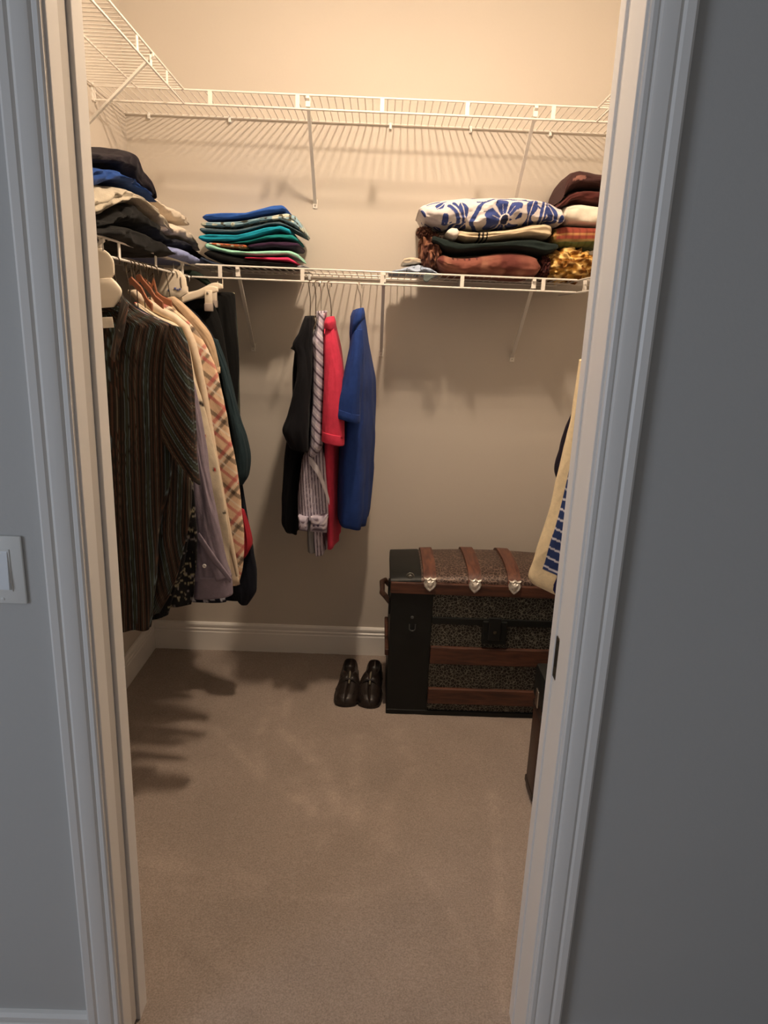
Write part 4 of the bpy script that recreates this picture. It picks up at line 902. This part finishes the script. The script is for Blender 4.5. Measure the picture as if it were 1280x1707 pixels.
def fringe(name, label, px_c, rx, ry, Y, D_, cols_, n_leaf, seed, cat='pillow', group=GR):
    """an irregular bundle: a core with many small gathered folds of cloth round it, all one mass"""
    r_ = np.random.RandomState(seed); c = onY(px_c[0], px_c[1], Y); s = np.linalg.norm(onY(px_c[0] + 1, px_c[1], Y) - c)
    nu, nv = 90, 60; U, V = np.meshgrid(np.linspace(0, 2 * PI, nu, endpoint=False), np.linspace(0, PI, nv), indexing='ij')
    d = np.stack([np.cos(U) * np.sin(V), np.cos(V) * 1.0, np.sin(U) * np.sin(V)], -1)
    sq = np.sign(d) * np.abs(d) ** .8
    rg = np.abs(fbm(d[..., 0] * 4 + seed, d[..., 2] * 4 + d[..., 1] * 3, 3)); rg2 = noise2(d[..., 0] * 9 + seed, d[..., 2] * 9 + 4)
    k = 1 + .22 * rg - .07 + .06 * rg2
    P_ = c + np.array([0, D_ / 2, 0]) + sq * np.array([rx * s, D_ / 2, ry * s]) * k[..., None]
    A_, B_, C_ = [np.array(srgb(*q_)) for q_ in cols_]
    w1 = np.clip(rg * 2.2, 0, 1)[..., None]; w2 = np.clip(rg2 * 1.5, 0, 1)[..., None]
    col = A_ * (1 - w1) + B_ * w1; col = col * (1 - w2) + C_ * w2
    f = []
    for i in range(nu):
        for j in range(nv - 1): f.append((i * nv + j, ((i + 1) % nu) * nv + j, ((i + 1) % nu) * nv + j + 1, i * nv + j + 1))
    return tag(mk(name, P_.reshape(-1, 3), f, M_print, cols=col.reshape(-1, 3)), label, cat, group)
q_ = lambda x, y: zoomed(640, 260, 1280 / 390.0, [(x, y)])[0]
fringe('ruffled_pillow', 'golden ruffled satin pillow at the right end of the back shelf', q_(1045, 588), 44, 26, YR + .0, .24, ((232, 176, 84), (120, 74, 26), (250, 214, 140)), 0, 101)
fringe('fringed_scarf', 'brown fringed scarf bunched at the left end of the rust blanket', q_(258, 520), 19, 34, YR + .03, .18, ((112, 70, 56), (70, 40, 34), (150, 104, 80)), 0, 102, cat='scarf')
fringe('fringed_scarf', 'tip of brown fringed scarf sticking up below the floral blanket', q_(225, 412), 12, 9, YR + .03, .10, ((96, 56, 46), (60, 34, 30), (130, 90, 70)), 0, 104, cat='scarf')
fringe('maroon_cushion', 'small maroon cushion wedged between rust blanket and golden pillow', q_(892, 606), 9, 19, YR + .03, .16, ((84, 36, 34), (50, 24, 24), (110, 60, 54)), 0, 103, cat='cushion')
def plaidrg(u, z, dep, L_):
    c = np.broadcast_to(np.array(srgb(138, 66, 52)), u.shape + (3,)).copy()
    lo_ = z < -.012; c[lo_] = np.array(srgb(92, 102, 62)); c[(u < .018) & ~lo_] = np.array(srgb(120, 96, 50))
    c[np.abs(z - .006) < .003] = np.array(srgb(190, 142, 90)); c[((u / .024) % 1) < .3] *= .78; c[np.abs(z + .014) < .004] = np.array(srgb(120, 96, 56))
    return c
fold('plaid_blanket', 'red and green plaid blanket on top of the golden pillow', 'blanket', c8([(918, 420), (940, 385), (1000, 370), (1080, 374), (1160, 378), (1230, 382)]), c8([(922, 480), (950, 500), (1040, 504), (1135, 498), (1225, 500)]), 'Y', YR + .02, .25, M_print, GR, colf=plaidrg, n=90, m=260, wr=.003, seed=96)
fold('white_blanket', 'puffy white blanket above the red and green plaid one', 'blanket', c8([(985, 300), (1000, 262), (1040, 248), (1080, 246), (1160, 258), (1240, 262)]), c8([(990, 350), (1020, 372), (1080, 376), (1150, 382), (1235, 386)]), 'Y', YR + .02, .25, cloth('white_blanket', (236, 226, 208)), GR, wr=.004, seed=97)
fold('maroon_blanket', 'dark maroon blanket second from the top at the far right', 'blanket', c8([(965, 265), (985, 225), (1020, 190), (1060, 172), (1165, 172), (1240, 176)]), c8([(966, 272), (990, 284), (1030, 258), (1080, 252), (1160, 260), (1240, 264)]), 'Y', YR + .02, .25, cloth('maroon', (84, 42, 38), nscale=26, namp=.3), GR, layers=2, wr=.006, seed=98)
def brnpink(u, z, dep, L_):
    c = np.broadcast_to(np.array(srgb(66, 42, 40)), u.shape + (3,)).copy()
    c[noise2(u * 15 + 1.5, z * 22 + 3) > .42] = np.array(srgb(140, 98, 88)); c[(u < .02) & (np.abs(z + .01) < .002)] = np.array(srgb(150, 130, 80))
    return c
fold('brown_blanket', 'dark brown blanket with dusty pink figures, topmost at the far right', 'blanket', c8([(975, 235), (990, 150), (1005, 110), (1035, 72), (1075, 60), (1120, 66), (1180, 80), (1240, 90)]), c8([(985, 240), (1020, 195), (1060, 172), (1110, 170), (1165, 172), (1240, 176)]), 'Y', YR + .02, .25, M_print, GR, colf=brnpink, n=90, m=200, wr=.004, seed=99)
GC = 'crumpled shirts in the middle of the back shelf'
fold('crumpled_shirt', 'light blue shirt with dark lines crumpled beside the rust blanket', 'shirt', c8([(25, 632), (60, 615), (110, 600), (150, 590), (190, 580), (230, 585), (262, 602), (285, 618), (300, 642)]), c8([(25, 642), (100, 648), (200, 652), (300, 656)]), 'Y', YR + .01, .2, M_print, GC,
     colf=lambda u, z, dep, L_: np.where((np.abs(noise2(u * 22, z * 30 + dep * 14)) < .06)[..., None], np.array(srgb(52, 60, 66)), np.array(srgb(170, 184, 206))), n=120, m=200, wr=.010, seed=111)
fold('crumpled_shirt', 'cream shirt end showing above the crumpled light blue one', 'shirt', c8([(95, 575), (110, 552), (150, 545), (190, 552), (230, 575)]), c8([(95, 600), (160, 598), (230, 590)]), 'Y', YR + .06, .14, cloth('cream_cloth', (214, 196, 172)), GC, wr=.006, seed=112)
slab('hanging_corner', c8([(215, 640), (240, 645), (272, 650)]), c8([(225, 692), (240, 694), (258, 672)]), 'Y', YR - .008, .012, cloth('grey_teal', (96, 106, 104)), bpy.data.objects['crumpled_shirt'], n=24, m=24, wr=.001)

# ================================================================== TRUNK
TX0, TX1, TY0, TY1 = .068, .87, 2.392, 2.745
tk = thing('steamer_trunk', ((TX0 + TX1) / 2, (TY0 + TY1) / 2, 0), 'antique dome-top trunk with wooden slats and embossed tin against the back wall', 'trunk')
def tz(y, x=760): return onY(x, y, TY0)[2]
ZS0 = .505; ZS1 = .545
zc = lambda px, py: onY(px, py, TY0)[2]
xc = lambda px, py: onY(px, py, TY0)[0]
MB().box(TX0 + .004, TX1 - .004, TY0 + .004, TY1, .012, ZS0, b=.004).build('body', M_emb, tk)
TB = mat('trunk_shadow_black', srgb(24, 24, 22), rough=.6)
# black end panels
xa = xc(716, 1100)
for x0_, x1_ in ((TX0, xa), (TX1 - (xa - TX0), TX1)):
    MB().box(x0_, x1_, TY0 - .001, TY1 + .001, .006, ZS0 - .001, b=.003).build('end_panel', M_black, tk)
# bottom rail
MB().box(TX0 - .001, TX1 + .001, TY0 - .004, TY1, 0, .020, b=.003).build('bottom_rail', M_black, tk)
# wooden slats on the front (and back)
for ya, yb in ((1078, 1106), (1147, 1172)):
    z1_, z0_ = zc(760, ya), zc(760, yb)
    MB().box(xa, TX1 - (xa - TX0), TY0 - .012, TY0 + .006, z0_, z1_, b=.004).build('slat', M_slat, tk)
MB().box(xa, TX1 - (xa - TX0), TY0 - .004, TY0 + .006, zc(760, 1041), zc(760, 1030), b=.002).build('edge_iron', M_black, tk)
# lock
lk = MB().box(xc(803, 1050), xc(844, 1050), TY0 - .016, TY0 + .002, zc(823, 1072), zc(823, 1034), b=.004).build('lock', M_black, tk)
MB().box(xc(812, 1050), xc(833, 1050), TY0 - .024, TY0 - .014, zc(823, 1064), zc(823, 1026), b=.004).build('hasp', mat('hasp_metal', srgb(40, 42, 42), rough=.4, metal=.6), lk)
MB().lathe((xc(823, 1052), TY0 - .024, zc(823, 1050)), [(.006, 0), (.006, -.003), (.002, -.004)], 14, 'y').build('keyhole_cover', M_strike, lk)
# lid: bowed along its length and across
nl, mw = 60, 40
def lid_pt(s, q, lift=0.0):
    """s 0..1 along the length, q 0..1 from the front edge over the top to the back edge"""
    x_ = TX0 + (TX1 - TX0) * s; bow = .026 * math.sin(PI * s)
    a_ = PI * q; hy = (TY1 - TY0) / 2
    cy = math.cos(a_); sy = math.sin(a_)
    y_ = (TY0 + TY1) / 2 - hy * (abs(cy) ** .75) * (1 if cy >= 0 else -1)
    H = .024 + bow
    z_ = ZS1 - .002 + H * sy ** .8
    return np.array([x_, y_ - lift * cy, z_ + lift * sy])
def lid_patch(s0, s1, q0, q1, lift, th, nm, m_, par, ns=24, nq=36):
    v = []; f = []
    for layer in (lift, lift - th):
        for i in range(ns + 1):
            for j in range(nq + 1): v.append(lid_pt(s0 + (s1 - s0) * i / ns, q0 + (q1 - q0) * j / nq, layer))
    N_ = (ns + 1) * (nq + 1); id_ = lambda i, j, l=0: l * N_ + i * (nq + 1) + j
    for i in range(ns):
        for j in range(nq):
            f.append((id_(i, j), id_(i + 1, j), id_(i + 1, j + 1), id_(i, j + 1))); f.append((id_(i, j, 1), id_(i, j + 1, 1), id_(i + 1, j + 1, 1), id_(i + 1, j, 1)))
    for i in range(ns):
        f.append((id_(i, 0), id_(i, 0, 1), id_(i + 1, 0, 1), id_(i + 1, 0))); f.append((id_(i, nq), id_(i + 1, nq), id_(i + 1, nq, 1), id_(i, nq, 1)))
    for j in range(nq):
        f.append((id_(0, j), id_(0, j + 1), id_(0, j + 1, 1), id_(0, j, 1))); f.append((id_(ns, j), id_(ns, j, 1), id_(ns, j + 1, 1), id_(ns, j + 1)))
    return mk(nm, v, f, m_, par, smooth=True, sharp=40)
lid_patch(.004, .996, 0, 1, .0, .05, 'lid', M_embtop, tk, 60, 50)
sE = (onY(703, 950, 2.41)[0] - TX0) / (TX1 - TX0)
lid_patch(0, sE, 0, 1, .0035, .012, 'lid_end_panel', M_black, tk)
lid_patch(1 - sE, 1, 0, 1, .0035, .012, 'lid_end_panel', M_black, tk)
for (s_, p) in ((-1, TX0), (1, TX1)):      # closed ends of the lid
    v = [lid_pt(0 if s_ < 0 else 1, j / 30, .002) for j in range(31)]; v = [q + np.array([s_ * .003, 0, 0]) for q in v] + [q - np.array([s_ * .004, 0, 0]) for q in v]
    f = [tuple(range(31)), tuple(range(31, 62))[::-1]] + [(j, 31 + j, 32 + j, j + 1) for j in range(30)] + [(30, 61, 31, 0)]
    mk('lid_end', v, f, M_black, tk, smooth=False)
MB().box(TX0 - .003, TX1 + .003, TY0 - .012, TY0 + .010, ZS0 - .002, ZS1 + .002, b=.004).build('lid_rail', M_slat, tk)
MB().box(TX0 - .003, TX1 + .003, TY1 - .010, TY1 + .006, ZS0 - .002, ZS1 + .002, b=.004).build('lid_rail', M_slat, tk)
MB().box(TX0 - .004, TX0 + .006, TY0 - .004, TY1, ZS0 - .002, ZS1 + .002, b=.003).build('lid_rail', M_black, tk)
# three bent wooden straps over the lid with ornate tips
for pxt, pxb in ((714, 717), (785, 792), (853, 858)):
    xs_ = onY(pxb, 960, TY0)[0]; sw = .0235; s_ = (xs_ - TX0) / (TX1 - TX0); ds = sw / (TX1 - TX0)
    sp_ = lid_patch(s_ - ds, s_ + ds, .01, .99, .011, .012, 'strap', M_strap, tk, 6, 44)
    # ornate tip: shield plate in relief
    tip = [(0, -.030), (.010, -.022), (.020, -.010), (.0235, .004), (.019, .015), (.0225, .024), (.010, .020), (0, .027), (-.010, .020), (-.0225, .024), (-.019, .015), (-.0235, .004), (-.020, -.010), (-.010, -.022)]
    v = []; n_ = len(tip); c_ = np.array([xs_, TY0 - .016, ZS1 - .004 + .006])
    for k_, d_ in ((1, .006), (1, -.001), (.85, -.004), (.6, -.002), (.42, -.006), (.15, -.009)):
        v += [c_ + np.array([a_ * k_, d_, b_ * k_]) for a_, b_ in tip]
    f = []
    for r in range(5):
        for i in range(n_): f.append((r * n_ + i, r * n_ + (i + 1) % n_, (r + 1) * n_ + (i + 1) % n_, (r + 1) * n_ + i))
    f += [tuple(range(n_))[::-1], tuple(range(5 * n_, 6 * n_))]
    tag(mk('strap_tip', v, f, M_ornate, sp_, smooth=True, sharp=40), 'ornate silver shield-shaped strap tip')
# worn rivet flower on the left lid panel
q = lid_pt(.085, .16, .006)
v = MB(); v.lathe(q, [(.016, .002), (.014, -.003), (.009, -.0015), (.006, -.006), (.001, -.007)], 14, 'y'); v.build('rivet_flower', mat('worn_tin', srgb(110, 108, 100), rough=.5, metal=.5), tk, smooth=True)
# horseshoe ring on the black panel
hc = onY(687, 1046, TY0); ring = [hc + np.array([.0085 * math.cos(a_), -.006, (.0085 * math.sin(a_) if math.sin(a_) < 0 else .013 * math.sin(a_) / .6)]) for a_ in np.linspace(PI * .88, 2 * PI + PI * .12, 16)]
ring = [hc + np.array([-.011, -.006, .016])] + [hc + np.array([.011 * math.cos(a_), -.006, .011 * math.sin(a_)]) for a_ in np.linspace(PI, 2 * PI, 12)] + [hc + np.array([.011, -.006, .016])]
MB().tube(ring, .0024, 8).build('ring_catch', mat('catch_metal', srgb(96, 100, 100), rough=.4, metal=.7), tk, smooth=True)
q = onY(687, 1029, TY0); MB().lathe(q, [(.006, .001), (.006, -.003), (.002, -.005)], 12, 'y').build('rivet', mat('catch_metal'), tk, smooth=True)
# leather side handle with its two loops
hz_ = [(.42, 2.50), (.462, 2.52), (.474, 2.60), (.462, 2.70), (.42, 2.72)]
MB().tube([(TX0 - .002, 2.47, .43), (TX0 - .020, 2.475, .455), (TX0 - .032, 2.50, .458), (TX0 - .030, 2.56, .445), (TX0 - .032, 2.62, .456), (TX0 - .020, 2.645, .455), (TX0 - .002, 2.65, .43)], [.008, .011, .011, .010, .011, .011, .008], 10).build('handle', M_leather, tk, smooth=True)
for yy in (2.47, 2.65): MB().box(TX0 - .006, TX0 + .002, yy - .02, yy + .02, .39, .455, b=.003).build('handle_plate', M_black, tk)
MB().box(TX0 - .014, TX0 + .002, TY0 + .02, TY0 + .33, .235, .262, b=.004).build('slat', M_slat, tk)

# ================================================================== SHOES
def shoe(label, toe_px, heel_px, mirror):
    toe = onZ(toe_px[0], toe_px[1], 0.012); Lh = .288
    hd = onZ(heel_px[0], heel_px[1], 0.055); dr_ = (hd - toe)[:2]; dr_ /= np.linalg.norm(dr_); pr = np.array([dr_[1], -dr_[0]])
    t = thing('loafer', (toe[0] + dr_[0] * Lh / 2, toe[1] + dr_[1] * Lh / 2, 0), label, 'shoe', 'pair of dark loafers')
    W3 = lambda l, a_, z: np.array([toe[0] + dr_[0] * l * Lh + pr[0] * a_, toe[1] + dr_[1] * l * Lh + pr[1] * a_, z])
    ls = np.r_[np.linspace(0, .12, 10) ** 1.0, np.linspace(.15, 1, 34)]
    def width(l):
        x_ = [0, .015, .05, .12, .25, .35, .5, .65, .8, .92, .975, 1.0]; y_ = [.004, .022, .036, .045, .051, .051, .044, .037, .036, .034, .024, .006]
        return np.interp(l, x_, y_)
    def ctr(l): return mirror * .008 * math.sin(PI * min(l / .7, 1)) * (1 if l < .7 else 0)
    def height(l): return np.interp(l, [0, .03, .1, .2, .32, .42, .5, .6, .8, .95, 1], [.022, .036, .046, .052, .064, .082, .084, .070, .062, .070, .066])
    def opening(l): return 0 if l < .43 else width(l) * np.interp(l, [.43, .47, .55, .9, .97, 1.0], [0, .35, .62, .74, .6, .2])
    v = []; n_ = 22
    for l in ls:
        w_, h_, o_, c_ = width(l), height(l), opening(l), ctr(l)
        prof = []
        for a_ in np.linspace(0, 1, 9):
            if o_ > 0: x_ = -w_ + (w_ - o_) * a_ ** 2.2; z_ = .012 + (h_ - .012) * a_ ** .75
            else: th_ = a_ * PI / 2; x_ = -w_ * math.cos(th_) ** .8; z_ = .012 + (h_ - .012) * math.sin(th_) ** .9
            prof.append((x_, z_))
        inn = [(-max(o_ - .003, 0), h_ - .003), (-max(o_ * .95, 0), max(h_ - .03, .016) if o_ > 0 else h_ - .004)]
        full = prof + inn + [(-a_, b_) for a_, b_ in inn[::-1]] + [(-a_, b_) for a_, b_ in prof[::-1]]
        v += [W3(l, c_ + a_, b_) for a_, b_ in full]
    n_ = len(full); f = []
    for i in range(len(ls) - 1):
        for k in range(n_ - 1): f.append((i * n_ + k, (i + 1) * n_ + k, (i + 1) * n_ + k + 1, i * n_ + k + 1))
    f.append(tuple(range(n_))); f.append(tuple((len(ls) - 1) * n_ + k for k in range(n_))[::-1])
    mk('upper', v, f, M_shoe, t, smooth=True)
    out = [(l, ctr(l) - width(l) * 1.06 - .0015) for l in ls] + [(l, ctr(l) + width(l) * 1.06 + .0015) for l in ls[::-1]]
    MB().extrude(out, lambda p, z_: W3(p[0], p[1], z_), 0.001, .013).build('sole', mat('shoe_sole', srgb(28, 20, 16), rough=.5), t)
    hl = [q for q in out if q[0] > .72]
    MB().extrude(hl, lambda p, z_: W3(p[0], p[1] * .98, z_), 0.0, .022).build('heel', mat('shoe_sole'), t)
    ins = [(l, ctr(l) - opening(l)) for l in ls if l > .45] + [(l, ctr(l) + opening(l)) for l in ls[::-1] if l > .45]
    MB().extrude(ins, lambda p, z_: W3(p[0], p[1], z_), .015, .024).build('insole', M_shoein, t)
    # moccasin seam, saddle strap with a bright bar
    for s_ in (-1, 1):
        MB().tube([W3(l, ctr(l) + s_ * width(l) * .62, height(l) * .86 + .002) for l in np.linspace(.10, .42, 10)], .0016, 6).build('seam', M_shoe, t, smooth=True)
    MB().tube([W3(.33, ctr(.33) + a_, .012 + (height(.35) - .008) * (1 - (abs(a_) / .054) ** 2.4)) for a_ in np.linspace(-.05, .05, 15)], .005, 8).build('strap', M_shoe, t, smooth=True)
    MB().tube([W3(l, ctr(l) + .002, height(l) + .006) for l in np.linspace(.26, .46, 8)], [.0035, .0036, .0042, .003, .0036, .0042, .0036, .002], 8).build('metal_bar', mat('dull_silver', srgb(150, 142, 122), rough=.4, metal=.5), t, smooth=True)
    return t
shoe('left dark brown loafer, the one farther from the trunk', (574, 1175), (586, 1096), 1)
shoe('right dark brown loafer standing against the trunk', (615, 1177), (626, 1098), -1)

# ================================================================== CASE BY THE RIGHT JAMB
cs = thing('upright_case', (.72, 1.925, 0), 'dark brown upright case with a black lid standing behind the right jamb', 'case')
MB().box(.527, .95, 1.872, 1.982, .006, .335, b=.012).build('case_body', M_leather, cs, smooth=True)
MB().box(.523, .954, 1.868, 1.986, .335, .448, b=.012).build('case_lid', M_black, cs, smooth=True)
for zz in (.02, .30): MB().box(.5255, .9515, 1.8705, 1.9835, zz, zz + .022, b=.003).build('case_band', mat('dark_leather', srgb(40, 26, 20), rough=.45), cs)
MB().box(.5195, .524, 1.905, 1.935, .33, .385, b=.0015).build('clasp', M_chrome, cs)
MB().tube([(.68, 1.925, .444), (.685, 1.925, .472), (.72, 1.925, .480), (.76, 1.925, .480), (.795, 1.925, .472), (.80, 1.925, .444)], .009, 8).build('handle', M_leather, cs, smooth=True)
